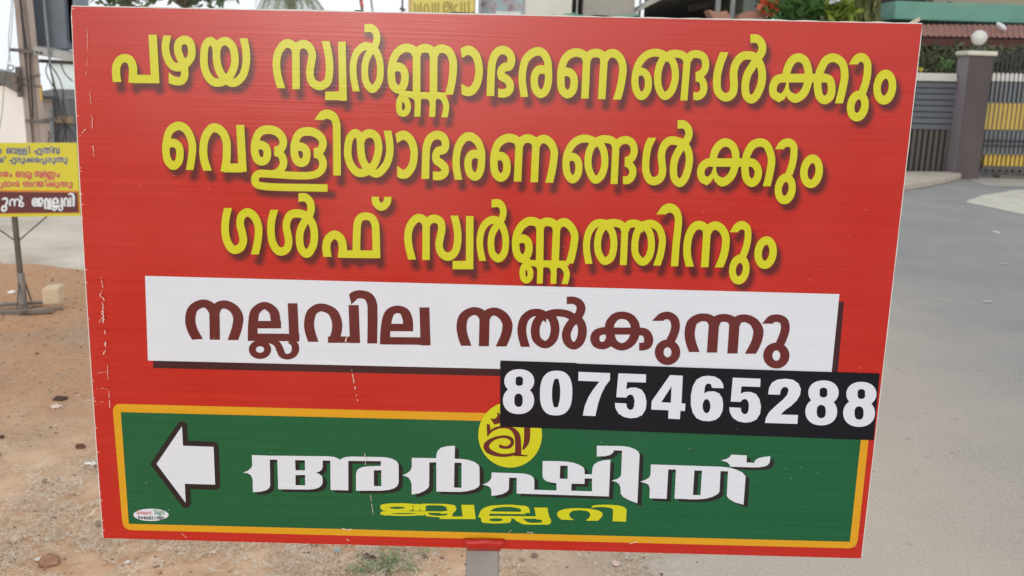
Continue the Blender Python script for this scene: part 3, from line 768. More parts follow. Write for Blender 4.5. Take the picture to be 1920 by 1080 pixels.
m, nt, b = newmat('dry_earth')
v = coords(nt)
big = ntex(nt, v, 0.7, 5, .6); med = ntex(nt, v, 5.0, 7, .65); fine = ntex(nt, v, 55.0, 5, .7); grit = ntex(nt, v, 190.0, 3, .6)
col = ramp(nt, big, [(.32, lin((182, 146, 118))), (.5, lin((204, 152, 112))), (.68, lin((176, 146, 122)))])
col = mixc(nt, ramp(nt, med, [(.35, (0, 0, 0, 1)), (.72, (.75,)*3+(1,))]), col, lin((196, 166, 136)))
col = mixc(nt, ramp(nt, fine, [(.30, (.9,)*3+(1,)), (.46, (0, 0, 0, 1))]), col, lin((120, 86, 68)))
clod = ntex(nt, v, 16.0, 4, .7)
col = mixc(nt, ramp(nt, clod, [(.60, (0, 0, 0, 1)), (.72, (.7,)*3+(1,))]), col, lin((138, 98, 78)))
col = mixc(nt, ramp(nt, grit, [(.62, (0, 0, 0, 1)), (.74, (.6,)*3+(1,))]), col, lin((204, 186, 160)))
sx_ = N(nt, 'ShaderNodeSeparateXYZ'); nt.links.new(v, sx_.inputs[0])
mr0 = N(nt, 'ShaderNodeMapRange'); mr0.inputs[1].default_value = 4.2; mr0.inputs[2].default_value = 3.3; nt.links.new(sx_.outputs[1], mr0.inputs[0])
m0 = N(nt, 'ShaderNodeMath', operation='MULTIPLY'); nt.links.new(mr0.outputs[0], m0.inputs[0]); nt.links.new(ramp(nt, med, [(.3, (.1,)*3+(1,)), (.7, (.8,)*3+(1,))]), m0.inputs[1])
col = mixc(nt, m0.outputs[0], col, lin((240, 206, 172)))
mr = N(nt, 'ShaderNodeMapRange'); mr.inputs[1].default_value = -.15; mr.inputs[2].default_value = .42; nt.links.new(sx_.outputs[0], mr.inputs[0])
mm = N(nt, 'ShaderNodeMath', operation='MULTIPLY'); nt.links.new(mr.outputs[0], mm.inputs[0]); mm.inputs[1].default_value = 1.0
col = mixc(nt, mm.outputs[0], col, ramp(nt, grit, [(.3, lin((178, 160, 142))), (.7, lin((206, 190, 170)))]))
nt.links.new(col, b.inputs['Base Color']); b.inputs['Roughness'].default_value = 0.95; b.inputs['Specular IOR Level'].default_value = 0.2
ad = N(nt, 'ShaderNodeMath', operation='ADD'); nt.links.new(med, ad.inputs[0]); nt.links.new(fine, ad.inputs[1])
bump(nt, b, ad.outputs[0], 0.8, 0.012)
earth_m = m

def axis(lo, hi, dlo, dhi, step, far):
    a = list(np.arange(dlo, dhi, step)); x = dlo; s = step
    while x > lo: s *= far; x -= s; a.insert(0, x)
    x = dhi; s = step
    while x < hi: s *= far; a.append(x); x += s
    return a
gx = axis(-260, 260, -2.6, 1.2, .022, 1.35); gy = axis(-120, 420, 2.3, 6.6, .025, 1.3)
def gz(x, y):
    d = road_edge(y)-x
    k = max(0, min(1, d/.5)); n = max(0, min(1, (14-abs(y))/8))
    h = (.016*fbm(x, y, 1.6)+.006*fbm(x+9, y, 9)+.003*fbm(x, y+4, 30, 2))*k*n
    drop = max(0, min(1, (-3-x)/3))*min(12, .14*max(0, y-15.5))      # the land falls away at the far left
    return h-.012*(1-k)-.004-drop
V = [(x, y, gz(x, y)) for y in gy for x in gx]; n_ = len(gx)
F = [(j*n_+i, j*n_+i+1, (j+1)*n_+i+1, (j+1)*n_+i) for j in range(len(gy)-1) for i in range(n_-1)]
tag(mesh_obj('ground', V, F, earth_m, smooth=True), kind='structure')

# asphalt, greyer in the middle, dusted with earth towards the verge
m, nt, b = newmat('asphalt')
v = coords(nt); sp = N(nt, 'ShaderNodeSeparateXYZ'); nt.links.new(v, sp.inputs[0])
mr = N(nt, 'ShaderNodeMapRange'); mr.inputs[1].default_value = .9; mr.inputs[2].default_value = 3.3; mr.inputs[3].default_value = 1.0; mr.inputs[4].default_value = 0.0
nt.links.new(sp.outputs[0], mr.inputs[0])
wob = ntex(nt, v, 1.1, 6, .6); sub = N(nt, 'ShaderNodeMath', operation='MULTIPLY_ADD'); nt.links.new(wob, sub.inputs[0]); sub.inputs[1].default_value = .9; sub.inputs[2].default_value = -.40
ad = N(nt, 'ShaderNodeMath', operation='ADD', use_clamp=True); nt.links.new(mr.outputs[0], ad.inputs[0]); nt.links.new(sub.outputs[0], ad.inputs[1])
g1 = ntex(nt, v, 90, 6, .75); g2 = ntex(nt, v, 1.6, 6, .6); g3 = ntex(nt, v, 9, 5, .6)
base_c = ramp(nt, g1, [(.30, lin((112, 112, 113))), (.5, lin((147, 146, 144))), (.72, lin((184, 182, 178)))])
base_c = mixc(nt, ramp(nt, g2, [(.38, (0, 0, 0, 1)), (.75, (.5,)*3+(1,))]), base_c, lin((134, 134, 133)))
base_c = mixc(nt, ramp(nt, g3, [(.60, (0, 0, 0, 1)), (.80, (.45,)*3+(1,))]), base_c, lin((150, 146, 140)))
dust = ramp(nt, g1, [(.3, lin((180, 165, 149))), (.7, lin((208, 195, 179)))])
f9 = N(nt, 'ShaderNodeMath', operation='MULTIPLY'); nt.links.new(ad.outputs[0], f9.inputs[0]); f9.inputs[1].default_value = 1.0
col = mixc(nt, f9.outputs[0], base_c, dust)
spot = ntex(nt, v, 14, 3, .5); col = mixc(nt, ramp(nt, spot, [(.66, (0, 0, 0, 1)), (.76, (.5,)*3+(1,))]), col, lin((104, 100, 98)))
nt.links.new(col, b.inputs['Base Color']); b.inputs['Roughness'].default_value = 0.85; b.inputs['Specular IOR Level'].default_value = 0.3
bump(nt, b, g1, 0.6, 0.006)
ry = [y for y in np.concatenate([np.arange(-30, 2, 2.0), np.arange(2, 5, .04), np.arange(5, 17, .5), np.arange(17, 60, 4)])]
V = []; F = []
for i, y in enumerate(ry):
    e = road_edge(y)+.07*fbm(0, y, 2.5)+.05*fbm(3, y, 14)
    far = 15.75 if False else 26
    V += [(e-.05, y, -.022), (e+.09, y, -.002), (e+.5, y, .001), (e+4, y, .001), (far, y, .001)]
    if i:
        for k in range(4): F.append(((i-1)*5+k, (i-1)*5+k+1, i*5+k+1, i*5+k))
tag(mesh_obj('road', V, F, m), kind='structure')

# pale trodden track crossing behind the small sign
path_m = surf('track_earth', (210, 200, 184), 0.95, 0.10, 2.0, bmp=0.5, bdist=0.01, dirt=(146, 126, 106), dirt_amt=.6, dirt_scale=1.2, spec=.2)
V = []; F = []
xs_ = np.arange(-26, .2, .06)
for i, x in enumerate(xs_):
    y0 = gp(80, 497).y+.22*fbm(x, 0, 1.5)+.10*fbm(x, 0, 6); y1 = 11.2+.3*fbm(x, 7, .5)
    V += [(x, y0, -.012), (x, y0+.25+.15*fbm(x, 2, 3), .010), (x, (y0+y1)/2, .016), (x, y1, .004)]
    if i:
        for k in range(3): F.append(((i-1)*4+k, i*4+k, i*4+k+1, (i-1)*4+k+1))
tag(mesh_obj('path', V, F, path_m, smooth=True), kind='structure')

# concrete apron and worn cement patch before the gate
apron_m = surf('cement', (206, 201, 186), 0.9, 0.10, 3, bmp=.3, bdist=.004, dirt=(160, 156, 146), dirt_amt=.6, dirt_scale=2.5)
def sheet(name, px, z, mat, wob=0.05):
    P = [gp(x, y, z) for x, y in px]; Q = []
    for a, c in zip(P, P[1:]+P[:1]):
        for k in range(8):
            q = a.lerp(c, k/8); Q.append((q.x+wob*fbm(q.x, q.y, 3), q.y+wob*2*fbm(q.y, q.x, 3), z))
    return tag(mesh_obj(name, Q, [list(range(len(Q)))], mat), kind='structure')
sheet('cement_patch', [(1806, 379), (1850, 364), (1915, 356), (2060, 356), (2100, 420), (1990, 412), (1920, 403), (1870, 391)], .006, apron_m, .04)
sheet('gate_apron', [(1815, 334), (1925, 335), (2100, 338), (2100, 352), (1930, 351), (1850, 348), (1830, 342)], .006, surf('cement_worn', (182, 176, 164), .9, .1, 3, dirt=(120, 116, 110)), .03)
kb = MB(); a, c = gp(1640, 332), gp(1795, 333)
P = [gp(1560, 331), gp(1775, 333), gp(1802, 336), gp(1770, 345), gp(1730, 353), gp(1690, 359), gp(1560, 363)]
kb.prism([(p.x, p.y, .0) for p in P], (0, 0, .10))
tag(kb.build('pavement', surf('pavement_slab', (186, 174, 160), .9, .1, 4), bevel=.02), kind='structure')

# straw litter, grit, pebbles: too many to count
def straw_mask(x, y):
    return max(0, min(1, .36+1.2*fbm(x, y, 1.7)+1.1*fbm(x+3, y, 6)+.9*fbm(x, y+5, 16, 2)))
V = []; F = []; T = []
r = random.Random(21)
n_st = 0
while n_st < 72000:
    x = r.uniform(-2.3, .70); y = 2.25+(r.random()**1.35)*2.3
    if x > road_edge(y)-.03+r.gauss(0, .05): continue
    dens = straw_mask(x, y)*max(.012, min(1, (3.75-y+.25*fbm(x, 1, 1.2))/.55))*(1 if x < .05 else .45)
    if r.random() > dens: continue
    z = gz(x, y); q_ = r.random(); L_ = r.uniform(.006, .020) if q_ < .86 else (r.uniform(.02, .035) if q_ < .985 else r.uniform(.035, .065)); a = r.uniform(0, 2*math.pi); w_ = r.uniform(.0008, .0021)
    cv = r.gauss(0, 1.3); el = abs(r.gauss(0, .35)); pts = []
    px_, py_, pz_ = x, y, z+.001+r.random()*.010
    for k in range(4):
        pts.append((px_, py_, pz_)); px_ += math.cos(a)*L_/3; py_ += math.sin(a)*L_/3; pz_ += math.sin(el)*L_/3*(1.2-k*.6); a += cv/3
    t = min(1, max(0, r.gauss(.5, .32))); b0 = len(V)
    for k, p in enumerate(pts):
        wk = w_*(1-.25*k); nx_, ny_ = -math.sin(a)*wk, math.cos(a)*wk
        V += [(p[0]-nx_, p[1]-ny_, p[2]), (p[0]+nx_, p[1]+ny_, p[2]+wk*.6)]; T += [t, t]
        if k: F.append((b0+2*k-2, b0+2*k-1, b0+2*k+1, b0+2*k))
    n_st += 1
tag(mesh_obj('straw_litter', V, F, leafmat('dry_straw', (222, 192, 156), (255, 255, 246), .8, .45), attrs={'tint': T}), 'dry straw and grass bits strewn over the earth at the road verge', 'straw', kind='stuff')

ico = [(0,0,1),(.89,0,.45),(.28,.85,.45),(-.72,.53,.45),(-.72,-.53,.45),(.28,-.85,.45),(.72,.53,-.45),(-.28,.85,-.45),(-.89,0,-.45),(-.28,-.85,-.45),(.72,-.53,-.45),(0,0,-1)]
icf = [(0,1,2),(0,2,3),(0,3,4),(0,4,5),(0,5,1),(1,6,2),(2,7,3),(3,8,4),(4,9,5),(5,10,1),(6,7,2),(7,8,3),(8,9,4),(9,10,5),(10,6,1),(11,7,6),(11,8,7),(11,9,8),(11,10,9),(11,6,10)]
V = []; F = []; T = []
for _ in range(9000):
    x = r.uniform(-3.2, .8); y = 2.3+(r.random()**1.3)*4.6
    if x > road_edge(y)+r.gauss(.05, .16): continue
    if fbm(x+5, y, 1.1) < r.gauss(-.1, .25): continue
    s = r.lognormvariate(-5.7, .55); s = min(s, .020); z = max(gz(x, y), .0 if x > road_edge(y) else -9); b0 = len(V); sx, sy, sz = (s*r.uniform(.7, 1.4) for _ in range(3)); t = r.random(); a = r.uniform(0, 6.3)
    for q in ico:
        j = 1+r.gauss(0, .12); V.append((x+(q[0]*math.cos(a)-q[1]*math.sin(a))*sx*j, y+(q[0]*math.sin(a)+q[1]*math.cos(a))*sy*j, z+sz*.25+q[2]*sz*.7*j)); T.append(t)
    F += [tuple(b0+i for i in f) for f in icf]
tag(mesh_obj('gravel', V, F, leafmat('pebble', (104, 76, 60), (206, 184, 160), .9, 0), attrs={'tint': T}), 'small stones and earth crumbs scattered over the bare ground', 'gravel', kind='stuff')

# single stones, chips and scraps one can point to
def stone(name, px, py, w_px, h_px, rgb, label, cat='stone', sink=.35, seed=0):
    p = gp(px, py); p.z = gz(p.x, p.y) if p.x < road_edge(p.y) else 0.004
    d = (p-EYE).length; sx = w_px*d/FOC/2; sz = h_px*d/FOC/2
    b_ = MB(); b_.sphere((0, 0, 0), 1, 22, 14); vs = []
    for q in b_.v:
        k = 1+.35*noise.noise(q*1.3+Vector((seed*7.1, 2, 0)))+.22*noise.noise(q*3.1+Vector((seed, 5, 0)))
        vs.append((p.x+q.x*sx*k, p.y+q.y*sx*.8*k, p.z+sz*(1-2*sink)*.9+q.z*sz*k))
    o = mesh_obj(name, vs, b_.f, surf('stone_'+str(seed), rgb, .9, .28, 60, bmp=.8, bdist=.004), loc=(p.x, p.y, p.z), smooth=True)
    return tag(o, label, cat)
stone('stone', 93, 1052, 36, 26, (170, 128, 104), 'rounded reddish stone half sunk in the straw at the lower left', seed=1)
stone('stone', 151, 838, 17, 10, (112, 72, 54), 'dark reddish brown pebble beside the lower left edge of the red board', seed=2)
stone('stone', 112, 749, 22, 9, (80, 58, 46), 'nearly black flat lump above a pale chip left of the red board', seed=3)
stone('stone', 691, 1052, 27, 17, (96, 70, 58), 'dark brown clod beside the green weed under the red board', 'clod', seed=4)
stone('stone', 588, 1026, 20, 11, (150, 112, 88), 'small brown brick bit peeping from under the board left of the weed', 'stone', seed=5)
stone('stone', 3, 822, 9, 7, (88, 58, 46), 'tiny dark stone at the left border of the picture', seed=6)
def x_lo(p): return p.x < road_edge(p.y)
def scrap(name, px, py, w_px, h_px, rgb, label, cat, seed, rough=.6):
    p = gp(px, py); p.z = gz(p.x, p.y)+.004 if p.x < road_edge(p.y) else .006
    d = (p-EYE).length; sx = w_px*d/FOC/2; sn = (EYE.z/d); sy = h_px*d/FOC/2/max(.12, sn)*.8; V = []; F = []; rr = random.Random(seed); a = rr.uniform(-.5, .5)
    for j in range(5):
        for i in range(6):
            u_, v_ = (i/5*2-1), (j/4*2-1); k = 1-.25*rr.random()*max(abs(u_), abs(v_))
            x_, y_ = u_*sx*k, v_*sy*k*(1-.4*abs(u_)); V.append((p.x+x_*math.cos(a)-y_*math.sin(a), p.y+x_*math.sin(a)+y_*math.cos(a), p.z+rr.random()*min(sx, sy)*(.5 if x_lo(p) else .06)))
    for j in range(4):
        for i in range(5): F.append((j*6+i, j*6+i+1, (j+1)*6+i+1, (j+1)*6+i))
    o = mesh_obj(name, V, F, surf('scrap_'+str(seed), rgb, rough, .06, 60), loc=tuple(p))
    md = o.modifiers.new('thick', 'SOLIDIFY'); md.thickness = .0015
    return tag(o, label, cat)
scrap('paper_scrap', 106, 766, 21, 7, (226, 200, 188), 'flat pinkish chip just below a dark lump left of the board', 'scrap', 31)
scrap('paper_scrap', 171, 874, 22, 8, (244, 240, 232), 'bright white torn paper touching the lower left edge of the board', 'paper', 32)
scrap('paper_scrap', 72, 1049, 11, 9, (236, 230, 218), 'little white chip beside the rounded reddish stone', 'scrap', 33)
scrap('paper_scrap', 239, 1049, 10, 7, (244, 238, 232), 'small white flake lying below the left corner of the board', 'scrap', 34)
scrap('paper_scrap', 633, 1040, 15, 9, (150, 172, 176), 'bluish crumpled wrapper left of the green weed', 'wrapper', 35, .3)
scrap('paper_scrap', 656, 1026, 16, 9, (236, 226, 210), 'creamy crumpled wrapper just under the board edge', 'wrapper', 36)
scrap('paper_scrap', 399, 1036, 11, 6, (246, 226, 220), 'pinkish white flake in the straw under the arrow', 'scrap', 37)
scrap('paper_scrap', 1155, 1053, 14, 10, (232, 198, 188), 'pale pink chip on the earth right of the grey post', 'scrap', 38)
scrap('paper_scrap', 22, 546, 12, 5, (246, 246, 244), 'white paper bit on the earth left of the small sign post', 'paper', 39)
scrap('paper_scrap', 1868, 436, 7, 5, (240, 240, 240), 'tiny bright white scrap on the road near the cement patch', 'scrap', 40)
scrap('paper_scrap', 1884, 496, 14, 2.5, (190, 188, 184), 'pale streak of flattened paper on the right of the road', 'scrap', 41)
scrap('paper_scrap', 1851, 567, 18, 3, (188, 186, 182), 'long flattened grey white scrap in the middle of the road', 'scrap', 42)
# ------------------------------------------------------------------ small yellow sign on its stand
SY = gp(46, 581).y
ssign = thing('small_signboard', (at(46, 581, SY).x, SY, 0), 'small yellow and maroon shop sign standing on an angle iron stand at the left', 'signboard')
steel = surf('stand_steel', (92, 84, 76), 0.6, 0.2, 12, dirt=(120, 88, 66), dirt_amt=.6, dirt_scale=5)
sheet_y = surf('sign_yellow', (214, 204, 44), 0.45, .05, 3, bmp=.05, bdist=.01)
bd = MB(); bd.prism([at(x, y, SY) for x, y in ((-108, 268), (143.5, 268), (150.5, 405), (-100, 408))], (0, .02, 0)); bd.build('board', sheet_y, ssign)
S1 = lambda k: SY-.0012*k
smaroon = surf('sign_maroon', (94, 34, 38), .45, .06, 6); sorange = surf('sign_orange', (216, 130, 40), .45, .05, 6)
sblue = surf('sign_navy', (44, 50, 92), .45); spink = surf('sign_red_ink', (196, 66, 66), .45); swhite = surf('sign_white', (226, 232, 236), .45); glow = surf('sign_pale_rim', (222, 224, 206), .45); glow2 = surf('sign_pink_rim', (228, 182, 140), .45)
flat('lower_border', [quad_shape([(-106, 355), (147.4, 357.5), (150, 399.5), (-101, 402.5)])], S1(1), sorange, ssign)
mp_ = flat('maroon_panel', [quad_shape([(-104, 358.5), (145.3, 361), (147.4, 398.3), (-100, 400.5)])], S1(2), smaroon, ssign)
# letters of this script reused at small size, with the ones it adds
Q0, kq = (0, 260), 6.75
def unit(spec, pen=(9, 9)): return glyph((0, 0), 1, pen, spec)
X = {}
X['e'] = unit('''s 0,60 20,40 45,62 45,90 40,60 60,20 90,5 108,30 108,70 80,88 62,70
p 108,20 108,105''', (8, 9))
X['tta'] = unit('''s 10,15 45,5 80,12 78,35 40,45 15,62 25,88 60,92 88,75 92,40''', (9, 9))
X['ppa'] = unit('''s 5,90 5,45 30,25 50,45 50,88
p 50,86 100,86
p 98,5 98,88
s 30,100 35,120 60,118 62,100
p 60,118 98,118
p 98,90 98,120''', (8, 8))
X['cca'] = unit('''s 8,55 10,20 45,10 75,30 72,55 40,62 12,66 10,88 60,90 100,88
p 92,25 98,90
s 40,95 45,118 75,115 75,98''', (8, 8))
X['nchil'] = unit('''s 5,95 2,55 20,18 40,20 48,50
p 48,35 48,95
s 48,55 60,20 85,18 98,45 92,95
s 98,50 115,20 118,-10 95,-18
s 98,50 130,60 125,95 100,90 98,60''', (9, 9))
X['ha'] = unit('''s 2,90 2,45 28,25 46,50 48,90
p 46,90 75,90
s 75,90 72,30 95,10 112,40''', (8, 8))
X['ja'] = unit('''s 40,45 20,30 10,45 25,60 55,50 50,15 20,10 2,30 2,60 20,80 60,80
p 70,15 70,75
p 95,15 95,75
s 70,20 85,8 95,20
s 95,20 120,5 140,25 130,55 110,60 125,80 60,80''', (10, 9))
def put(line, keys):
    out = []
    for k, x0, y0, x1, y1 in keys:
        g = X[k] if k in X else G[k]
        out.append(fit(g, Q0[0]+x0/kq, Q0[1]+y0/kq, Q0[0]+x1/kq, Q0[1]+y1/kq))
    return out
def rim(shapes, grow):
    out = []
    for g in shapes:
        q = Shape()
        for C, H in g.paths: q.strip(np.asarray(C), np.asarray(H)+grow)
        for P in g.polys:
            c_ = P.mean(0); q.poly(c_+(P-c_)*1.06)
        out.append(q)
    return out
far = [('na1', -640, 112, -540, 190), ('sva', -520, 112, -420, 195), ('rchil', -410, 100, -350, 190), ('ya', -330, 115, -250, 190), ('bha1', -240, 112, -180, 190), ('ga3', -160, 112, -90, 190)]
l1 = far+[('am1', -25, 130, 20, 192), ('e2', 80, 112, 136, 192), ('va2', 140, 112, 215, 192), ('lla2', 222, 116, 345, 208), ('i2', 338, 92, 380, 190), ('e', 420, 118, 530, 215), ('nn4', 540, 112, 640, 190), ('i2', 634, 92, 668, 188), ('va2', 672, 112, 755, 190)]
l2 = [(k, a, b_+122, c_, d_+122) for k, a, b_, c_, d_ in far]+[('kka1', -70, 240, 45, 305), ('vir3', 45, 228, 80, 250), ('e', 112, 235, 200, 330), ('tta', 205, 238, 268, 300), ('u1', 270, 240, 318, 325), ('kka1', 325, 240, 430, 302), ('e2', 440, 238, 495, 302), ('ppa', 500, 240, 590, 325), ('tta', 600, 238, 660, 300), ('u1', 664, 240, 705, 325), ('nn4', 712, 236, 812, 300), ('u1', 815, 240, 855, 325)]
l3 = [(k, a, b_+305, c_, d_+305) for k, a, b_, c_, d_ in far]+[('na1', -60, 420, 35, 488), ('ya', 42, 415, 102, 485), ('am1', 118, 440, 152, 490), ('e2', 195, 412, 250, 490), ('va2', 254, 414, 322, 490), ('cca', 330, 415, 405, 520), ('sva', 435, 412, 535, 500), ('rchil', 538, 395, 582, 490), ('nna1', 585, 415, 700, 525), ('am1', 718, 440, 755, 492)]
l4 = [(k, a, b_+430, c_, d_+430) for k, a, b_, c_, d_ in far]+[('u1', 0, 560, 42, 632), ('va2', 46, 540, 100, 610), ('aa1', 104, 540, 140, 612), ('nchil', 148, 530, 245, 612), ('ga3', 288, 540, 360, 612), ('aa1', 362, 545, 388, 612), ('ha', 392, 545, 440, 612), ('aa1', 446, 540, 472, 612), ('ya', 476, 540, 552, 612), ('i2', 556, 520, 590, 610), ('kka1', 595, 545, 705, 612), ('u1', 708, 550, 750, 630), ('nn4', 760, 545, 862, 612), ('u1', 868, 550, 920, 632)]
l5 = [('nn4', -560, 740, -400, 860), ('va4', -380, 740, -260, 860), ('na4', -240, 740, -120, 860), ('u1', 10, 745, 105, 925), ('nchil', 112, 722, 305, 865), ('ja', 402, 742, 548, 862), ('va4', 560, 745, 645, 895), ('lla4', 655, 745, 800, 915), ('va4', 805, 740, 900, 860), ('i4', 868, 685, 945, 858)]
def words(line, gap=22):
    out = [[line[0]]]
    for a, b_ in zip(line, line[1:]):
        if b_[1]-a[3] > gap: out.append([])
        out[-1].append(b_)
    return out
for ln, rm, inkm, gr_ in ((l1, glow, sblue, .62), (l2, glow, sblue, .62), (l3, glow2, spink, .55), (l4, glow2, spink, .55)):
    for wd_ in words(ln):
        sh = put(0, wd_); rmo = flat('lettering_rim', rim(sh, gr_), S1(1), rm, ssign); flat('lettering', sh, S1(2), inkm, rmo)
for wd_ in words(l5):
    sh = put(0, wd_); shd = flat('lettering_shade', [g.moved(1.0, .9) for g in rim(sh, .25)], S1(3), bpy.data.materials.get('sign_shade') or surf('sign_shade', (40, 28, 34), .5), mp_); flat('lettering', rim(sh, .12), S1(4), swhite, mp_)
pb = MB(); pb.bar(at(26.5, 400, SY+.03), at(44.5, 579, SY+.03), 8*SY/FOC); pb.build('post', steel, ssign)
sb = MB(); sb.bar(at(38.5, 512, SY+.022), at(44.8, 578, SY+.022), 10.5*SY/FOC); sb.build('socket', surf('socket_steel', (140, 132, 124), .55, .15, 14), ssign)
for x0, y0, x1, y1, d in ((35.5, 451, 90, 404, 0), (28, 451, -40, 404, 0), (43, 517, 60, 568, .10), (37, 515, 31.5, 583, -.10)):
    b_ = MB(); b_.bar(at(x0, y0, SY+.03), at(x1, y1, SY+.03+d), 2.2*SY/FOC); b_.build('brace', steel, ssign)
for x0, y0, x1, y1, h in ((-70, 577, 82, 566.5, 4.5), (-75, 589, 101, 582, 5.5)):
    b_ = MB(); p0, p1 = gp(x0, y0, .02), gp(x1, y1, .02); b_.bar(p0, p1, .035, h*SY/FOC*1.2); b_.build('base_bar', surf('base_angle', (118, 110, 102), .55, .2, 10, dirt=(96, 76, 60)), ssign)
b_ = MB(); b_.bar(gp(44, 569, .02), gp(46, 586, .02), .03, .02); b_.build('base_bar', steel, ssign)

# cut stone block weighing the stand down
d5 = SY/FOC
A0, A1 = gp(80, 575, .03), gp(113, 572, .03); dv = (gp(124, 563, .03)-A1); dv.z = 0; hh = 33*d5
blk = MB(); bs = [A0, A1, A1+dv, A0+dv]
blk.v = [Vector((p.x, p.y, .035)) for p in bs]+[Vector((p.x-.006, p.y+.004, .035+hh)) for p in bs]
blk.f = [(3,2,1,0),(4,5,6,7),(0,1,5,4),(1,2,6,5),(2,3,7,6),(3,0,4,7)]
o = blk.build('stone_block', surf('laterite_block', (214, 190, 160), .9, .08, 8, bmp=.3, bdist=.006, dirt=(186, 158, 130), dirt_amt=.4), bevel=.012, loc=(A0.x, A0.y, .035)); tag(o, 'tan cut stone block weighing down the foot of the small sign stand', 'stone block')
scrap('tile_piece', 106, 579, 13, 6, (206, 192, 170), 'pale flat tile piece beneath the front corner of the stone block', 'tile', 51)

# ------------------------------------------------------------------ power pole with its transformer
PY = 12.5; kp = PY/FOC
conc = surf('pole_concrete', (170, 156, 147), .9, .12, 3, bmp=.3, bdist=.01, dirt=(136, 122, 114), dirt_amt=.5, dirt_scale=1.2, stretch=(1, 1, .35))
dark = surf('cable_black', (44, 44, 46), .6); galv = surf('galvanised', (150, 152, 152), .5, .12, 6, metal=.2, dirt=(120, 104, 90), dirt_amt=.4); rusty = surf('rusty_iron', (104, 98, 94), .8, .2, 8)
pt = at(62, 320, PY); pole = thing('utility_pole', (pt.x, PY, 0), 'weathered concrete power pole with iron brackets behind the small yellow sign', 'utility pole')
def lx(y): return 26+(50-26)*y/267
def rx(y): return 61+(88-61)*y/267
q = MB(); ys4 = [-330, 0, 267, 330]
for y in (-330, 267, 335):
    for x, d in ((lx(y), 0), (lx(y)+10, 0), (lx(y)+12, .05), (rx(y)-13, .05), (rx(y)-11, 0), (rx(y), 0), (rx(y)-1, .22), (lx(y)+1, .22)): q.v.append(at(x, y, PY+d))
for j in range(2):
    for i in range(8): q.f.append((j*8+i, (j+1)*8+i, (j+1)*8+(i+1) % 8, j*8+(i+1) % 8))
q.f += [tuple(range(8)), tuple(range(16, 24))[::-1]]
# keep the foot on the ground
for i in range(16, 24): q.v[i].z = -.2
q.build('shaft', conc, pole)
b_ = MB(); b_.bar(at(20, 93, PY-.02), at(64, 97, PY-.02), 7*kp, 6*kp); b_.build('bracket', rusty, pole)
for y0, y1 in ((226, 229),):
    b_ = MB(); b_.bar(at(48, y0, PY-.015), at(92, y1, PY-.015), .03, 4*kp); b_.bar(at(80, 226, PY-.04), at(108, 222, PY-.04), .05, 7*kp); b_.build('bracket', rusty, pole)
b_ = MB(); b_.bar(at(34, 150, PY-.012), at(76, 140, PY-.012), .02, 2*kp); b_.bar(at(34, 157, PY-.012), at(76, 162, PY-.012), .02, 2*kp); b_.build('band', rusty, pole)
b_ = MB(); b_.tube([at(x, y, PY-.03) for x, y in ((38, 0), (42, 40), (50, 88), (56, 100), (58, 150), (61, 190), (62, 222))], .012, 6); b_.build('earth_wire', dark, pole)
b_ = MB(); b_.box(tuple(at(75, 190, PY-.01)), tuple(at(79, 160, PY+.02))); b_.build('yellow_strip', surf('strip_yellow', (206, 164, 92), .6), pole)
ins = MB()
for y in (148, 165):
    ins = MB(); ins.tube([at(27+(y-148)*.12, y-5, PY-.12), at(27.4+(y-148)*.12, y-2, PY-.12), at(27.8+(y-148)*.12, y+2, PY-.12), at(28+(y-148)*.12, y+5, PY-.12)], 5*kp, 10)
    ins.build('insulator', bpy.data.materials.get('porcelain') or surf('porcelain', (120, 102, 96), .25, .1, 6), pole)
b_ = MB(); b_.tube([at(20+5.5*math.cos(t), 127+5*math.sin(t), PY-.1) for t in np.linspace(0, 6.2, 14)], 1.2*kp, 6); b_.bar(at(33, 125, PY-.06), at(38, 182, PY-.06), 8*kp, 5*kp); b_.build('hook', rusty, pole)

tf = thing('transformer', tuple(at(88, 88, PY+.5)), 'dark blue grey distribution transformer with radiator fins beside the concrete pole', 'transformer')
tank = surf('transformer_paint', (112, 122, 132), .5, .1, 2, dirt=(92, 98, 106), dirt_amt=.5)
b_ = MB(); p0, p1 = at(61, 90, PY+.35), at(113, -120, PY+.35); b_.box((p0.x, PY+.35, p0.z), (p1.x, PY+1.0, p1.z)); b_.build('tank', tank, tf, bevel=.01)
for i in range(6):
    x = 114+i*4.2; b_ = MB(); a, c = at(x, 80, PY+.45), at(x+2.2, -70, PY+.45); b_.box((a.x, PY+.45, a.z), (c.x, PY+.85, c.z)); b_.build('radiator_fin', surf('fin_paint', (132, 146, 158), .45, .1, 3) if i == 0 else bpy.data.materials['fin_paint'], tf, bevel=.008)
for y in (74, 6):
    b_ = MB(); b_.bar(at(112, y, PY+.6), at(142, y+3, PY+.6), .06); b_.build('header_pipe', bpy.data.materials['fin_paint'], tf)
ca = thing('cross_arm', tuple(at(64, 100, PY)), 'galvanised channel iron arm bolted across the pole under the transformer', 'cross arm')
b_ = MB(); e0, e1 = at(63, 95, PY-.06), at(150, 112, PY-.06); b_.prism([e0+Vector((0, 0, 5.5*kp)), e1+Vector((0, 0, 5*kp)), e1-Vector((0, 0, 5*kp)), e0-Vector((0, 0, 7*kp))], (0, .02, 0)); b_.prism([e0+Vector((0, .021, 5.5*kp)), e1+Vector((0, .021, 5*kp)), e1+Vector((0, .6, 5*kp)), e0+Vector((0, .6, 5.5*kp))], (0, 0, .02)); b_.build('channel', surf('channel_grey', (172, 170, 166), .55, .1, 5, dirt=(110, 100, 92), dirt_amt=.4), ca)
for x in (69.5, 77.5):
    b_ = MB(); c_ = at(x, 98+(x-69)*.15, PY-.065); b_.tube([c_, c_+Vector((0, -.03, 0))], 2*kp, 8); b_.build('bolt', dark, ca)
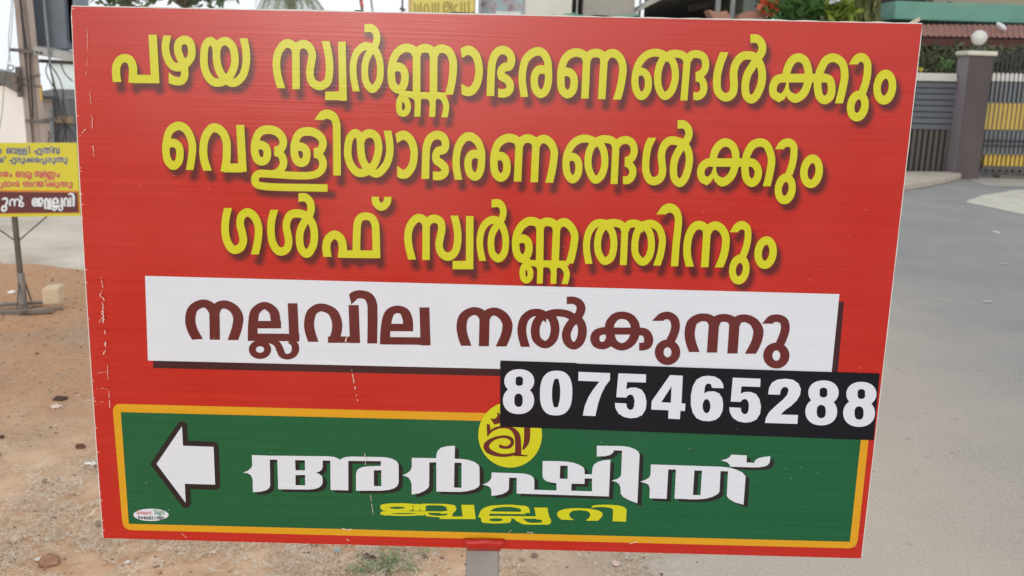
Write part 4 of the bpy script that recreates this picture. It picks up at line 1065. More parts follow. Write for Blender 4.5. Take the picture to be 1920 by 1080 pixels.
b_ = MB(); b_.bar(at(70, 114, PY+.3), at(140, 118, PY+.3), .05, 6*kp); b_.build('lower_channel', rusty, ca)
cb = MB()
cb.tube([at(x, y, PY-.1) for x, y in ((80, -40), (84, 20), (89, 70), (92, 100), (94, 122))], 2.2*kp, 8)
o = cb.build('cable_conduit', surf('conduit_grey', (128, 132, 136), .5), loc=tuple(at(90, 60, PY))); tag(o, 'slim grey conduit running down before the transformer tank', 'conduit')
bund = thing('cable_bundle', tuple(at(95, 130, PY)), 'sagging black cables hanging from the conduit into the grey meter box', 'cables')
for pts in (((90, 118), (86, 132), (92, 150), (104, 168), (109, 185), (112, 200)), ((94, 122), (104, 135), (114, 155), (119, 178), (118, 190)), ((92, 122), (97, 140), (101, 165), (103, 200), (104, 222)), ((114, 120), (120, 135), (128, 145), (136, 152)), ((118, 190), (122, 205), (126, 222)), ((104, 262), (110, 247), (122, 236), (134, 232), (142, 238)), ((120, 262), (123, 245), (128, 236)), ((140, 262), (134, 246), (126, 236)), ((116, 190), (119, 210), (124, 235), (125, 268)), ((112, 198), (116, 215), (121, 240), (118, 268)), ((108, 190), (113, 220), (128, 240), (133, 268)), ((90, 268), (93, 255), (91, 246)), ((92, 120), (99, 145), (106, 175), (107, 192))):
    b_ = MB(); P = catmull(pts, 5); b_.tube([at(x, y, PY-.08) for x, y in P], 1.1*kp, 6); b_.build('cable', dark, bund)
for name_, pts, lab in (('service_wire', ((26, -30), (22, 60), (15, 120), (8, 160), (4, 210), (-4, 260)), 'thin black wire drooping left of the pole to the lower left'), ('service_wire', ((24, -40), (20, 30), (16, 80), (20, 118)), 'thin black wire hanging from above to the iron ring on the pole')):
    b_ = MB(); P = catmull(pts, 6); b_.tube([at(x, y, PY-.1) for x, y in P], .55*kp, 5); tag(b_.build(name_, dark, loc=tuple(at(*pts[2], PY))), lab, 'wire')
mb_ = thing('meter_box', tuple(at(116, 262, PY+.3)), 'grey steel meter box behind the cables right of the pole', 'meter box')
b_ = MB(); p0, p1 = at(106, 330, PY+.3), at(130, 184, PY+.3); b_.box((p0.x, PY+.3, 0), (p1.x, PY+.75, p1.z)); b_.build('cabinet', surf('cabinet_grey', (112, 116, 120), .55, .08, 3), mb_, bevel=.01)
b_ = MB(); p0, p1 = at(107, 230, PY+.24), at(134, 219, PY+.24); b_.box((p0.x, PY+.2, p0.z), (p1.x, PY+.29, p1.z)); b_.build('wooden_cleat', surf('cleat_wood', (176, 152, 120), .8, .1, 9), mb_)

# ------------------------------------------------------------------ houses and trees beyond the pole
def house(name, label, px0, px1, ytop, Y, depth, wall, roof, over=.5, roof_h=.25, skew=0):
    a, c = at(px0, ytop, Y), at(px1, ytop, Y)
    h = thing(name, (a.x, Y, 0), label, 'house')
    b_ = MB(); z0 = gz(a.x, Y+depth)-.3; b_.prism([(a.x, Y, z0), (c.x, Y, z0), (c.x, Y, a.z), (a.x, Y, a.z)], (depth*(c.x/Y-.06), depth, 0)); b_.build('wall', wall, h)
    if not roof: return h, a, c
    sl = depth*(c.x/Y-.06); b_ = MB(); z = a.z; b_.prism([(a.x-over, Y-over, z+.003), (c.x+over, Y-over, z+.003-skew), (c.x+over+sl, Y+depth+over, z+.003-skew), (a.x-over+sl, Y+depth+over, z+.003)], (0, 0, roof_h)); b_.build('roof', roof, h)
    return h, a, c
white_w = surf('lime_wall', (250, 248, 240), .9, .05, 1.2, dirt=(214, 208, 196), dirt_amt=.35, dirt_scale=.8)
grey_r = surf('grey_roof', (112, 110, 106), .9, .12, 2)
h1, a1, c1 = house('white_house', 'white walled house with a grey slab roof behind the pole at the far left', -330, 46, 150, 20, 7, white_w, None)
b_ = MB(); b_.prism([at(x, y, 19.9) for x, y in ((-350, 118), (0, 134), (44, 139), (47, 183), (0, 156), (-350, 128))], (-4.3, 7.6, 0)); b_.build('roof', grey_r, h1)
b_ = MB(); p0, p1 = at(-150, 262, 19.98), at(-80, 200, 19.98); b_.box((p0.x, 19.96, p0.z), (p1.x, 19.995, p1.z)); b_.build('window', surf('window_dark', (60, 62, 64), .3), h1)
h2, a2, c2 = house('pink_house', 'pale pinkish house with a dark roof edge between the pole and the red board', 66, 420, 184, 26, 6, surf('pink_wall', (238, 226, 216), .9, .05, 1), surf('dark_roof', (96, 94, 92), .9, .1, 2), .3, .07)
b_ = MB(); p0, p1 = at(100, 300, 25.98), at(112, 205, 25.98); b_.box((p0.x, 25.95, gz(p0.x, 26)-.2), (p1.x, 25.995, p1.z)); b_.build('door', surf('door_paint', (176, 190, 192), .6), h2)
h3, a3, c3 = house('tall_house', 'tall pale bluish house rising behind the pink one', 92, 330, 118, 34, 8, surf('blue_wall', (236, 250, 250), .9, .04, 1), surf('pale_roof', (196, 198, 196), .9, .08, 2), .2, .12)

def tree(px, ytop, ybase, Y, w_px, label, ca_, cb_, n=1500, size=.35, seed=0):
    k = Y/FOC; c = at(px, (ytop+ybase)/2, Y); rx_, rz_ = w_px/2*k, (ybase-ytop)/2*k
    t = thing('broadleaf_tree', (c.x, Y, 0), label, 'tree', 'trees on the skyline')
    rr = random.Random(seed); b_ = MB(); bark = bpy.data.materials.get('bark') or surf('bark', (110, 98, 84), .9, .2, 5)
    b_.tube([(c.x, Y, gz(c.x, Y)-.2), (c.x+.1, Y, c.z*.5), (c.x, Y, c.z)], .22, 8, .09)
    cl = []
    for _ in range(14):
        d = Vector((rr.gauss(0, .5)*rx_, rr.gauss(0, .5)*rx_, rr.gauss(0, .45)*rz_)); p = c+d; cl.append((p, rr.uniform(.18, .42)*min(rx_, rz_*1.6)))
        b_.tube([(c.x, Y, c.z-rz_*.8), tuple(c.lerp(p, .5)-Vector((0, 0, .1))), tuple(p)], .06, 5, .02)
    b_.build('trunk', bark, t)
    pts = []
    for _ in range(n):
        p, r_ = rr.choice(cl); v_ = Vector((rr.gauss(0, 1), rr.gauss(0, 1), rr.gauss(0, 1))).normalized()*r_*rr.random()**.4; pts.append(p+v_)
    leaves('crown', pts, size, leafmat('leaf_'+str(seed), ca_, cb_), t)
    return t
tree(235, -60, 16, 42, 150, 'thin leafed tree top showing just over the left end of the red board', (92, 112, 76), (140, 154, 112), 700, .36, 61)
tree(345, -48, 20, 40, 190, 'fuller tree top over the red board between the thin tree and the palm', (92, 114, 80), (146, 160, 122), 900, .36, 62)
# coconut palm
PYm = 50; pc = at(545, -14, PYm)
palm = thing('coconut_palm', (pc.x, PYm, 0), 'coconut palm with arching fronds rising behind the red board', 'palm tree')
b_ = MB(); b_.tube([(pc.x+.2, PYm, gz(pc.x, PYm)-.2), (pc.x+.1, PYm, pc.z*.5), (pc.x, PYm, pc.z)], .30, 10, .22); b_.build('trunk', surf('palm_bark', (142, 130, 112), .9, .15, 6), palm)
fm = leafmat('palm_leaf', (112, 134, 106), (170, 182, 152), .5, .5)
for i in range(17):
    a = i*2*math.pi/17+rng.uniform(-.15, .15); L_ = rng.uniform(2.0, 2.6); up_ = rng.uniform(.25, .9) if i % 2 else rng.uniform(.05, .4); V = []; F = []; T = []
    dr = Vector((math.cos(a), math.sin(a), 0)); sd_ = Vector((-math.sin(a), math.cos(a), 0)); n = 26
    def P(s): return pc+Vector((0, 0, .15))+dr*(L_*s*(1-.22*s*s))+Vector((0, 0, L_*(up_*s-1.05*s*s)))
    for k in range(n):
        s0 = (k+1)/n; p = P(s0); q_ = P(s0+.02); le = .62*math.sin(math.pi*min(1, .15+.85*s0))**.7+.1
        for sg in (-1, 1):
            b0 = len(V); tip = p+sd_*sg*le*.75+dr*le*.35-Vector((0, 0, le*.55+rng.random()*.1)); w_ = (q_-p)*1.1
            V += [p, p+w_, tip]; F.append((b0, b0+1, b0+2)); T += [rng.random()*.7+.15]*3
        b0 = len(V); V += [p+sd_*.03, p-sd_*.03, P(s0-1/n)-sd_*.03, P(s0-1/n)+sd_*.03]; F.append((b0, b0+1, b0+2, b0+3)); T += [.9]*4
    mesh_obj('frond', V, F, fm, palm, attrs={'tint': T})
b_ = MB()
for i in range(7): b_.sphere(pc+Vector((.28*math.cos(i*.9), .28*math.sin(i*.9), -.25-.1*(i % 2))), .12, 10, 7)
b_.build('coconuts', surf('coconut_husk', (150, 142, 88), .7), palm)
# ------------------------------------------------------------------ things showing over the upper edge of the board
for px_, lean, Y, r_, lab in ((680, 6, 24, .035, 'slim flag pole with a red rag showing over the board left of the yellow banner'), (699, 5, 26, .022, 'thin leaning pole right of the one with the red rag'), (754.5, 0, 22, .02, 'thin dark upright rod directly left of the yellow banner')):
    p = at(px_, 24, Y); q = at(px_-lean*2.2, -60, Y)
    t = thing('thin_pole', (p.x, Y, 0), lab, 'pole'); b_ = MB(); b_.tube([(p.x+(p.x-q.x)*.5, Y, 0), tuple(p), tuple(q)], r_, 8); b_.build('shaft', surf('pole_paint_%d' % px_, (126, 122, 124) if px_ != 754.5 else (70, 60, 60), .6), t)
    if px_ == 680:
        b_ = MB(); b_.prism([at(673, -40, Y-.05), at(679, -40, Y-.05), at(680.5, 4, Y-.05), at(682, 13, Y-.05), at(677, 12, Y-.05), at(676, 2, Y-.05)], (0, .015, 0)); b_.build('red_rag', surf('red_cloth', (206, 84, 78), .8), t)
    if px_ == 754.5:
        b_ = MB(); c_ = at(754, 16, Y); b_.bar(c_-Vector((.05, 0, 0)), c_+Vector((.07, 0, -.03)), .05); b_.build('clamp', surf('clamp_iron', (80, 70, 68), .6), t)
# yellow banner board with raised letters
BY = 15.0
yb = thing('banner_board', (at(830, 30, BY).x, BY, 0), 'pale yellow raised letter name board showing over the red board', 'signboard')
b_ = MB(); a, c = at(765, 60, BY), at(893, -70, BY); b_.box((a.x, BY, a.z), (c.x, BY+.06, c.z)); b_.build('border', surf('banner_tan', (206, 184, 130), .7, .05, 3), yb)
b_ = MB(); a, c = at(772, 56, BY-.02), at(890.5, -66, BY-.02); b_.box((a.x, BY-.02, a.z), (c.x, BY-.001, c.z)); b_.build('panel', surf('banner_yellow', (218, 204, 110), .6, .05, 3), yb)
for px_ in (785, 875):
    b_ = MB(); p = at(px_, 58, BY+.03); b_.box((p.x-.03, BY+.005, 0), (p.x+.03, BY+.055, p.z)); b_.build('leg', galv, yb)
yl = glyph((740, 0), 5.333, (9, 9), '''p 205,130 200,30
p 238,130 232,45
p 266,130 258,22
s 300,130 298,70 312,48 335,40
p 340,128 336,60
p 378,130 376,30
p 410,130 406,28
p 440,130 436,25
s 492,128 490,60 505,30 530,26 545,40
s 505,70 535,55 550,80 525,110 500,118
p 570,132 566,28
p 596,132 594,66
s 596,66 615,58 626,40
p 668,134 664,22
p 702,134 698,20
p 742,134 738,12
s 790,110 782,128 770,134''')
flat('lettering', [yl], BY-.0225, surf('banner_letters', (160, 146, 66), .6), yb)
# printed flex poster on poles
PO = 16.0
po = thing('poster', (at(942, 30, PO).x, PO, 0), 'faded bluish printed flex poster to the right of the yellow banner', 'poster')
m, nt, b = newmat('poster_print'); v = coords(nt, (1, 1, 1)); f = ntex(nt, v, 5.5, 4, .6); g = ntex(nt, v, 11, 3, .6)
col = ramp(nt, f, [(.34, lin((120, 104, 108))), (.47, lin((170, 160, 164))), (.56, lin((146, 172, 182))), (.68, lin((206, 214, 216)))])
col = mixc(nt, ramp(nt, g, [(.55, (0, 0, 0, 1)), (.62, (.6,)*3+(1,))]), col, lin((112, 150, 154))); nt.links.new(col, b.inputs['Base Color']); b.inputs['Roughness'].default_value = .5
b_ = MB(); a, c = at(896, 58, PO), at(985, -80, PO); b_.box((a.x, PO, a.z), (c.x, PO+.01, c.z)); b_.build('flex_sheet', m, po)
b_ = MB(); a, c = at(898, 58, PO-.004), at(903, -80, PO-.004); b_.box((a.x, PO-.006, a.z), (c.x, PO-.001, c.z)); a, c = at(930, 31, PO-.004), at(976, 22, PO-.004); b_.box((a.x, PO-.006, a.z), (c.x, PO-.001, c.z)); b_.build('white_print', surf('poster_white', (214, 224, 224), .5), po)
b_ = MB()
for px_ in (900, 981): p = at(px_, 30, PO+.04); b_.box((p.x-.025, PO+.012, 0), (p.x+.025, PO+.06, p.z+1.1))
b_.build('frame', galv, po)

# ------------------------------------------------------------------ buildings over the right half of the board
cream = surf('cream_wall', (224, 220, 208), .9, .04, 1, dirt=(190, 184, 170), dirt_amt=.3)
beige = surf('beige_wall', (176, 168, 158), .9, .05, 1, dirt=(146, 140, 132), dirt_amt=.3)
greyp = surf('grey_pillar', (138, 142, 142), .8, .08, 3)
WY = 21
wb = thing('white_building', (at(1040, 30, WY).x, WY, 0), 'plain white building right of the bluish poster', 'building')
def slab(par, name, x0, x1, y0, y1, Y, d, mat, z0=None, bev=0):
    a, c = at(x0, y1, Y), at(x1, y0, Y); b_ = MB(); b_.box((a.x, Y, a.z if z0 is None else z0), (c.x, Y+d, c.z)); return b_.build(name, mat, par, bevel=bev)
slab(wb, 'wall', 984, 1079, -150, 60, WY, 5, cream, -.2)
slab(wb, 'corner_post', 1079.5, 1090, -150, 60, WY-.15, .3, surf('post_cream', (206, 202, 194), .8), -.2)
slab(wb, 'side_wall', 1091, 1199, -150, 60, WY+.1, 5, beige, -.2)
slab(wb, 'drain_pipe', 1199.5, 1208, -150, 60, WY-.05, .1, greyp, -.2)
slab(wb, 'parapet', 984, 1208, -175, -150, WY-.2, 5.4, surf('parapet_cream', (200, 196, 186), .9))
aw = MB(); yy = WY-1.2
prof = [(1015, 37), (1022, 31), (1036, 27), (1050, 29), (1062, 25.5), (1075, 24), (1090, 28), (1112, 29), (1130, 30), (1160, 28), (1198, 24), (1198, 46), (1015, 48)]
aw.prism([at(x, y, yy) for x, y in prof], (0, 1.16, 0))
tag(aw.build('tarpaulin', surf('green_tarp', (112, 164, 146), .6, .15, 3, dirt=(150, 150, 138), dirt_amt=.7, dirt_scale=2.2), loc=tuple(at(1100, 40, yy))), 'green tarpaulin fixed to the white building as a sunshade, just over the board edge', 'tarpaulin')

CY = 19
cp = thing('car_porch', (at(1300, 30, CY).x, CY, 0), 'house porch with a sloping concrete roof and a dark recess behind grey posts', 'porch')
b_ = MB(); b_.prism([at(1210, 14, CY), at(1262, -12, CY), at(1420, -38, CY), at(1420, -64, CY), at(1236, -12, CY)], (0, 4.0, 0)); b_.build('roof', surf('porch_fascia', (186, 182, 170), .9, .08, 2, dirt=(110, 106, 98), dirt_amt=.4), cp)
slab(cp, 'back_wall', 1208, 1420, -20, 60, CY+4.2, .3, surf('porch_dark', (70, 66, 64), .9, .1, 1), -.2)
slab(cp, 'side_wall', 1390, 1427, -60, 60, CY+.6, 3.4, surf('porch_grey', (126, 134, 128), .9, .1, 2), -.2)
b_ = MB(); b_.bar(at(1290, 16, CY+2), at(1345, 4, CY+2), .14, .12); b_.bar(at(1294, 19, CY+2.4), at(1350, 8, CY+2.4), .08, .08); b_.build('rafter', surf('rafter_grey', (104, 98, 94), .8), cp)
for x0, x1 in ((1343, 1352), (1371, 1379)):
    a = at(x0, 0, CY+.1); c = at(x1, 0, CY+.1); b_ = MB(); b_.box((a.x, CY+.1, 0), (c.x, CY+.1+(c.x-a.x), a.z+.6)); b_.build('post', greyp, cp)
b_ = MB(); b_.prism([at(x, y, CY-.6) for x, y in ((1329, 18), (1345, 23), (1362, 20), (1368, 27), (1372, 40), (1340, 40))], (0, .5, 0)); tag(b_.build('clay_tile_heap', surf('clay_tile', (172, 128, 108), .9, .15, 5), loc=tuple(at(1350, 38, CY-.6))), 'pinkish brown clay tiles heaped against the porch posts', 'tile heap')
b_ = MB(); b_.prism([at(x, y, CY-.5) for x, y in ((1386, 28), (1400, 22), (1424, 18), (1436, 24), (1440, 42), (1384, 42))], (0, .4, 0)); tag(b_.build('clay_tile_heap', bpy.data.materials['clay_tile'], loc=tuple(at(1410, 38, CY-.5))), 'pinkish brown clay tiles heaped below the orange flowers', 'tile heap')

gw = thing('garden_wall', (at(1480, 60, CY-.7).x, CY-.7, 0), 'grey garden wall carrying clay tiles and potted greenery, mostly hidden by the red board', 'wall')
a, c = at(1318, 40.5, CY-.7), at(1655, 47, CY-.7); b_ = MB(); b_.prism([(a.x, CY-.7, -.05), (c.x, CY-.7, -.05), (c.x, CY-.7, a.z-.01), (a.x, CY-.7, a.z-.01)], (0, .62, 0)); b_.build('wall_body', surf('garden_wall_paint', (168, 160, 148), .9, .08, 1.2, dirt=(130, 122, 112), dirt_amt=.5), gw)
def bush(name, label, cat, boxes, ca_, cb_, n, size, Y, flowers=None, seed=0, stems=True, aspect=2.2, hang=False, group=None):
    c = boxes[0]; root = at((c[0]+c[2])/2, c[3], Y); t = thing(name, (root.x, Y, 0), label, cat, group); rr = random.Random(seed)
    pts = []
    ar = [abs((b[2]-b[0])*(b[3]-b[1])) for b in boxes]
    for _ in range(n):
        b = rr.choices(boxes, ar)[0]; u_, v_ = rr.gauss(.5, .27), rr.gauss(.5, .27); u_ = min(1.08, max(-.08, u_)); v_ = min(1.08, max(-.1, v_))
        pts.append(at(b[0]+(b[2]-b[0])*u_, b[1]+(b[3]-b[1])*v_, Y+rr.uniform(-.35, .35)))
    leaves('foliage', pts, size, leafmat(name+'_leaf_%d' % seed, ca_, cb_), t, aspect, hang=hang)
    if stems:
        b_ = MB()
        for k in range(5):
            q = rr.choice(pts); b_.tube([(root.x+rr.uniform(-.1, .1), Y, 0), ((root.x+q.x)/2, Y, q.z*.55), tuple(q)], .02, 5, .008)
        b_.build('stem', bpy.data.materials.get('stem_brown') or surf('stem_brown', (96, 82, 62), .9), t)
    if flowers:
        rgb, fb, nf, fs = flowers; fp = [at(fb[0]+(fb[2]-fb[0])*rr.random(), fb[1]+(fb[3]-fb[1])*rr.random(), Y-.3+rr.uniform(-.2, .2)) for _ in range(nf)]
        leaves('blossom', fp, fs, leafmat(name+'_petal_%d' % seed, rgb, tuple(min(255, v_+40) for v_ in rgb)), t, 1.3)
    return t
bush('bougainvillea', 'bush with orange red blossoms right of the porch wall', 'bush', [(1428, -30, 1456, 30)], (52, 70, 36), (96, 116, 60), 200, .16, 18.6, ((206, 92, 56), (1428, -10, 1456, 24), 210, .12), 71)
bush('garden_plant', 'bright green narrow leaved shrub showing over the board right of the orange blossoms', 'shrub', [(1448, 6, 1520, 40), (1470, -10, 1560, 40)], (50, 92, 40), (112, 152, 84), 700, .26, 18.3, None, 72, aspect=4)
bush('garden_plant', 'dark leaved shrub with pale streaked leaves in the middle of the planting', 'shrub', [(1500, -40, 1580, 20)], (30, 48, 34), (92, 116, 86), 500, .3, 18.8, ((214, 112, 84), (1480, -10, 1505, 4), 14, .12), 73, aspect=5)
bush('garden_plant', 'yellowish green leafy plant left of the hanging creepers', 'shrub', [(1555, 0, 1600, 42)], (96, 124, 40), (156, 172, 78), 420, .2, 18.2, ((238, 240, 240), (1560, 0, 1572, 6), 26, .10), 74, aspect=2.5)
bush('creeper', 'olive creepers hanging in strands right of the yellowish plant', 'creeper', [(1604, -40, 1616, 40), (1622, -40, 1632, 40), (1636, -40, 1648, 40)], (92, 98, 56), (142, 144, 92), 420, .16, 18.5, None, 75, hang=True, stems=False)

# house with the green fascia
RY = 21.5
rb = thing('brown_house', (at(1800, 30, RY).x, RY, 0), 'house with a long green painted sunshade behind the gate pillar', 'house')
slab(rb, 'wall', 1600, 2150, -160, 60, RY+1.4, 4, surf('house_wall', (176, 166, 146), .9, .06, 1.5, dirt=(140, 130, 114), dirt_amt=.3), -.2)
slab(rb, 'opening_shade', 1600, 1742, -60, 60, RY+1.25, .12, surf('shade_wall', (60, 54, 48), .9, .15, 2), -.2)  # solid slab before the wall, its dark colour stands in for shade
slab(rb, 'pillar', 1744, 1775, -100, 60, RY+.9, .35, surf('house_pillar', (160, 150, 132), .9, .08, 2), -.2)
slab(rb, 'upper_floor', 1590, 2150, -300, -160, RY-.3, 6, surf('upper_wall', (190, 184, 172), .9, .05, 1))
slab(rb, 'sunshade', 1676, 2140, 16, 36, RY-.4, 1.6, surf('green_paint', (104, 156, 138), .6, .10, 2, dirt=(132, 164, 148), dirt_amt=.5, dirt_scale=1.5), None, .02)
slab(rb, 'lower_wall', 1560, 2140, 44, 130, RY+.6, .5, surf('lower_wall', (72, 58, 52), .9, .12, 1.5), -.2)
b_ = MB(); b_.tube([at(x, y, RY+1.2) for x, y in ((1778, 4), (1800, 10), (1830, 15), (1836, 15), (1850, 8))], .02, 6); b_.build('wall_cable', dark, rb)

TY = 19.6
tr_ = thing('tin_roof_shed', (at(1820, 60, TY).x, TY, 0), 'lean-to shed with a rusty red corrugated tin roof behind the hedge', 'shed')
V = []; F = []; a0, a1 = at(1600, 45, TY+1.0), at(2140, 48, TY+1.0); b0_, b1_ = at(1600, 64, TY), at(2140, 74, TY); n = 150
for i in range(n+1):
    s = i/n; z = .018*math.cos(i*math.pi/1.5)
    V += [a0.lerp(a1, s)+Vector((0, 0, z)), b0_.lerp(b1_, s)+Vector((0, 0, z))]
    if i: F.append((2*i-2, 2*i-1, 2*i+1, 2*i))
o = mesh_obj('roof_sheet', V, F, surf('rusty_tin', (158, 114, 104), .7, .22, 2.5, dirt=(118, 82, 74), dirt_amt=.6, dirt_scale=1.2, stretch=(1, .2, 1)), tr_)
md = o.modifiers.new('t', 'SOLIDIFY'); md.thickness = .01
b_ = MB(); b_.bar(b0_-Vector((0, -.05, .12)), b1_-Vector((0, -.05, .12)), .06, .14); b_.build('eave_beam', surf('eave_red', (84, 48, 44), .8), tr_)
b_ = MB()
for px_ in (1640, 1720, 1810, 1900, 1990, 2090): p = at(px_, 80, TY+.1); b_.box((p.x-.04, TY+.06, 0), (p.x+.04, TY+.14, b0_.lerp(b1_, (px_-1600)/540).z-.15))
b_.build('post', surf('shed_post', (80, 70, 62), .8), tr_)
bag = MB(); c_ = at(1877.5, 50, TY+.35); bag.sphere(c_, (.105, .07, .06), 14, 10)
for q in bag.v: q += Vector((0, 0, -(q.x-c_.x)*.55+.012*noise.noise(q*30)))
tag(bag.build('plastic_bottle', surf('white_plastic', (232, 234, 236), .4, .03, 8), smooth=True, loc=tuple(c_)), 'white plastic bottle lying on the rusty tin roof', 'bottle')

# hedge, fence and gate
HY = 18.0
hedge = thing('hedge', (at(1760, 120, HY).x, HY, 0), 'dark clipped hedge behind the slatted fence and the gate', 'hedge')
pts = []; rr = random.Random(77)
for _ in range(6500):
    x = rr.uniform(1600, 2120); y = 84+rr.random()**.8*110+6*noise.noise(Vector((x*.05, 0, 0))); pts.append(at(x, y, HY+rr.uniform(-.45, .45)))
leaves('foliage', pts, .10, leafmat('hedge_leaf', (62, 70, 50), (122, 130, 96), .6, .3), hedge, 1.8)
b_ = MB()
for i in range(40): p = at(1605+i*13, 190, HY); b_.tube([(p.x, HY, -.05), (p.x+rr.uniform(-.1, .1), HY, p.z*.6), (p.x+rr.uniform(-.2, .2), HY, p.z+.4)], .02, 5, .01)
b_.build('stem', bpy.data.materials['stem_brown'], hedge)
bush('yellow_shrub', 'pale yellow green sprig standing out of the hedge beside the board edge', 'shrub', [(1764, 110, 1784, 132)], (74, 108, 60), (126, 154, 96), 90, .10, 17.4, ((236, 190, 60), (1719, 127, 1726, 136), 10, .08), 78, stems=True)

FY = gp(1760, 331).y
fence = thing('slat_fence', (at(1740, 330, FY).x, FY, 0), 'dark grey compound fence, flat slats above and upright bars below, with a white coping', 'fence')
slate = surf('fence_grey', (92, 96, 104), .55, .08, 4, dirt=(70, 70, 72), dirt_amt=.4); slate2 = surf('fence_bar', (84, 80, 76), .7, .12, 5, dirt=(96, 82, 68), dirt_amt=.5)
x0, x1 = 1480, 1792
b_ = MB()
a = at(x0, 146, FY); c = at(x1, 146, FY); k = FY/FOC
def hz(px, py): return at(px, py, FY)
def hbar(b_, y0, y1, dy=0, d=.03, xa=x0, xb=x1):
    p, q = hz(xa, y1-(1795-xa)*.02), hz(xb, y1); p2, q2 = hz(xa, y0-(1795-xa)*.02), hz(xb, y0)
    b_.prism([p+Vector((0, dy, 0)), q+Vector((0, dy, 0)), q2+Vector((0, dy, 0)), p2+Vector((0, dy, 0))], (0, d, 0))
hbar(b_, 138, 153, -.06, .26); b_.build('coping', surf('coping_white', (206, 204, 196), .85, .06, 3, dirt=(160, 158, 150), dirt_amt=.4), fence, bevel=.01)
b_ = MB(); y = 155.5
for i in range(8): hbar(b_, y, y+9.3, 0 if i % 2 else -.02, .025); y += 11.2
b_.build('slats', slate, fence)
b_ = MB(); hbar(b_, 153.4, 246, .04, .02); b_.build('backing', surf('fence_dark', (44, 46, 50), .7), fence)
b_ = MB(); i = 0; px_ = 1792
while px_ > 1482:
    p, q = hz(px_, 244-(1795-px_)*.02), hz(px_-6, 244-(1795-px_)*.02); b_.box((q.x, FY, 0), (p.x, FY+.03, p.z)); px_ -= 10.5
b_.build('upright_bars', slate2, fence)
b_ = MB(); hbar(b_, 246.5, 332, .06, .02); b_.build('inner_sheet', surf('fence_sheet', (64, 60, 58), .8, .15, 3, dirt=(88, 74, 62)), fence)

pil = thing('gate_pillar', (at(1830, 330, FY).x, FY, 0), 'dark purplish brown gate pillar with a cream cap', 'gate pillar')
PF = FY-.35
bl, br_ = gp(1797, 332), gp(1842, 332); a = at(1818, 104, PF); c = at(1865, 102, PF)
lw = c.x-a.x
b_ = MB(); b_.box((a.x, PF, -.1), (c.x, PF+.42, a.z)); b_.build('shaft', surf('pillar_paint', (88, 78, 78), .8, .10, 2.2, bmp=.15, bdist=.004, dirt=(112, 100, 96), dirt_amt=.35, dirt_scale=1.4, stretch=(1, 1, .4)), pil, bevel=.012)
b_ = MB(); b_.box((a.x-.004, PF+.004, -.05), (a.x-.0005, PF+.416, a.z-.004)); b_.build('side_face', surf('pillar_mauve', (138, 128, 133), .75, .06, 3), pil)  # thin sheet that makes the left face paler than the shaft
b_ = MB(); b_.box((a.x-.04, PF-.04, a.z+.002), (c.x+.04, PF+.46, a.z+.075)); b_.build('cap', surf('cap_cream', (216, 210, 192), .7, .05, 4), pil, bevel=.02)
lp = thing('globe_lamp', ((a.x+c.x)/2, PF+.21, a.z+.075), 'round white globe lamp standing on the gate pillar', 'lamp')
gc = at(1836, 71, PF+.21); b_ = MB(); b_.sphere(gc, 13.6*k, 24, 16); b_.build('globe', surf('opal_glass', (214, 213, 206), .25, .02, 3), lp, smooth=True)
b_ = MB(); b_.tube([(gc.x, gc.y, a.z+.07), (gc.x, gc.y, gc.z-13*k)], .05, 12, .035); b_.build('collar', surf('lamp_collar', (58, 52, 50), .5), lp)

GY = FY+.12
gate = thing('gate', (at(1880, 325, GY).x, GY, 0), 'black and yellow spear topped steel gate right of the pillar', 'gate')
black_s = surf('gate_black', (46, 46, 50), .5, .1, 4); grey_s = surf('gate_grey', (112, 116, 120), .5, .1, 4); yel_s = surf('gate_yellow', (206, 172, 74), .5, .10, 4, dirt=(160, 134, 66)); wht_s = surf('gate_white', (214, 212, 204), .5, .05, 4); brn_s = surf('gate_sill', (112, 100, 94), .8, .1, 4)
gx0, gx1 = 1840, 2140; GZ = lambda px, py: at(px, py, GY)
def rows(name, y0, y1, wpx, mat, depth, dy, spear=0, arch=0):
    b_ = MB(); px_ = gx0+3
    while px_ < gx1:
        up_ = arch*math.sin(min(1, (px_-gx0)/240)*math.pi/2); o_ = (px_-1880)*.02
        yb, yt = y1+o_, y0+o_-up_
        p, q = GZ(px_, yb), GZ(px_+wpx, yb); z1 = GZ(px_, yt).z
        if spear:
            zs = z1-spear*k; xm = (p.x+q.x)/2; b_.prism([(p.x, GY+dy, p.z), (q.x, GY+dy, p.z), (q.x, GY+dy, zs), (xm, GY+dy, z1), (p.x, GY+dy, zs)], (0, depth, 0))
        else: b_.box((p.x, GY+dy, p.z), (q.x, GY+dy+depth, z1))
        px_ += 8.3
    b_.build(name, mat, gate)
rows('finials', 96, 140, 3.2, black_s, .02, .012, 9, 16)
rows('white_tips', 136, 152, 6.0, wht_s, .025, -.01, 3)
rows('grey_bars', 152.3, 291, 4.6, grey_s, .02, .0)
rows('yellow_bars', 192, 243, 5.2, yel_s, .02, -.022, 3)
rows('yellow_spears', 288, 311, 5.6, yel_s, .02, -.03, 6)
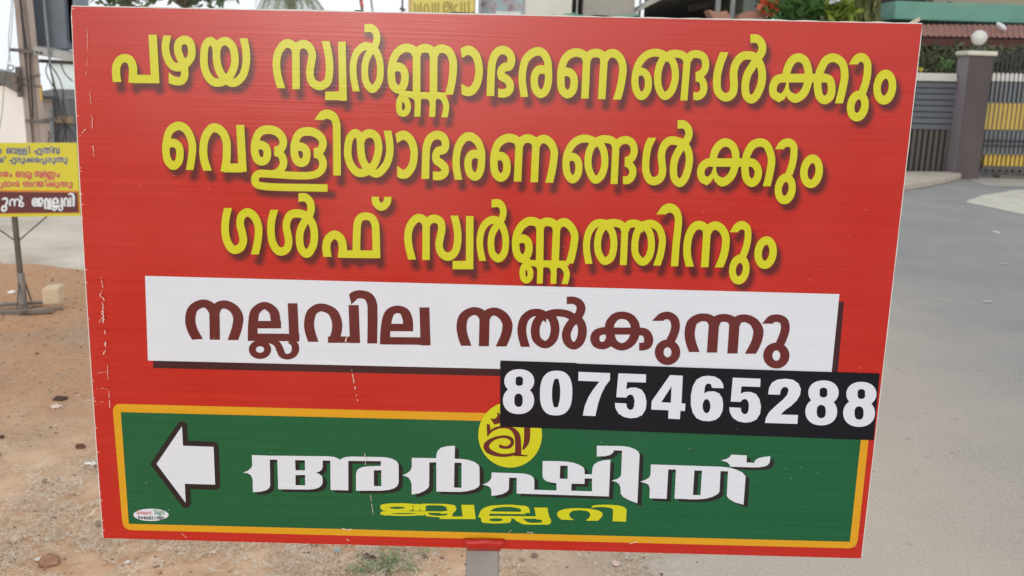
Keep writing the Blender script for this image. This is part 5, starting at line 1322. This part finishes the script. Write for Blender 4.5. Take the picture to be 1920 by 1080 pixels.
def gbar(name, ya, yb, mat, dy, d):
    b_ = MB(); p, q, p2, q2 = GZ(gx0, yb-.8), GZ(gx1, yb+5.2), GZ(gx0, ya-.8), GZ(gx1, ya+5.2); b_.prism([p+Vector((0, dy, 0)), q+Vector((0, dy, 0)), q2+Vector((0, dy, 0)), p2+Vector((0, dy, 0))], (0, d, 0)); b_.build(name, mat, gate)
gbar('top_rail', 115, 118, black_s, .034, .02)
gbar('mid_panel', 244, 290, surf('gate_band', (72, 72, 76), .6, .1, 4), .022, .01)
gbar('upper_panel', 153, 243, surf('gate_back', (70, 68, 62), .7, .1, 3), .045, .008)
gbar('mid_rail', 262, 266, black_s, -.025, .02)
gbar('mid_rail', 272, 275, black_s, -.025, .02)
gbar('lower_panel', 290.5, 313, surf('gate_low', (104, 88, 50), .7, .1, 4), .022, .01)
gbar('bottom_rail', 311.5, 317, surf('gate_rail_grey', (92, 86, 84), .6), -.035, .07)
b_ = MB(); p, q = gp(1843, 328), gp(2140, 333); b_.box((p.x, GY-.12, -.05), (q.x, GY+.14, .055)); tag(b_.build('gate_sill', brn_s, bevel=.01), kind='structure')

# green weed under the board
wd = gp(722, 1080); wt = thing('weed', (wd.x, wd.y, 0), 'small green weed spreading on the earth under the board left of the post', 'weed')
pts = []; rr = random.Random(8)
for bx, by, sx, sy, n in ((705, 1068, 30, 12, 150), (738, 1052, 22, 12, 170), (668, 1080, 18, 8, 80), (770, 1066, 14, 10, 60), (790, 1040, 14, 4, 30)):
    for _ in range(n):
        p = gp(rr.gauss(bx, sx*.6), rr.gauss(by, sy*.6)); pts.append((p.x, p.y, gz(p.x, p.y)+.003+rr.random()*.02))
leaves('foliage', pts, .011, leafmat('weed_leaf', (112, 140, 96), (196, 214, 170)), wt, 2.0)
b_ = MB()
for _ in range(24):
    q = rr.choice(pts); b_.tube([(wd.x, wd.y-.02, .0), ((wd.x+q[0])/2, (wd.y+q[1])/2, .012), q], .0012, 5, .0007)
b_.build('stem', surf('weed_stem', (126, 128, 84), .8), wt)
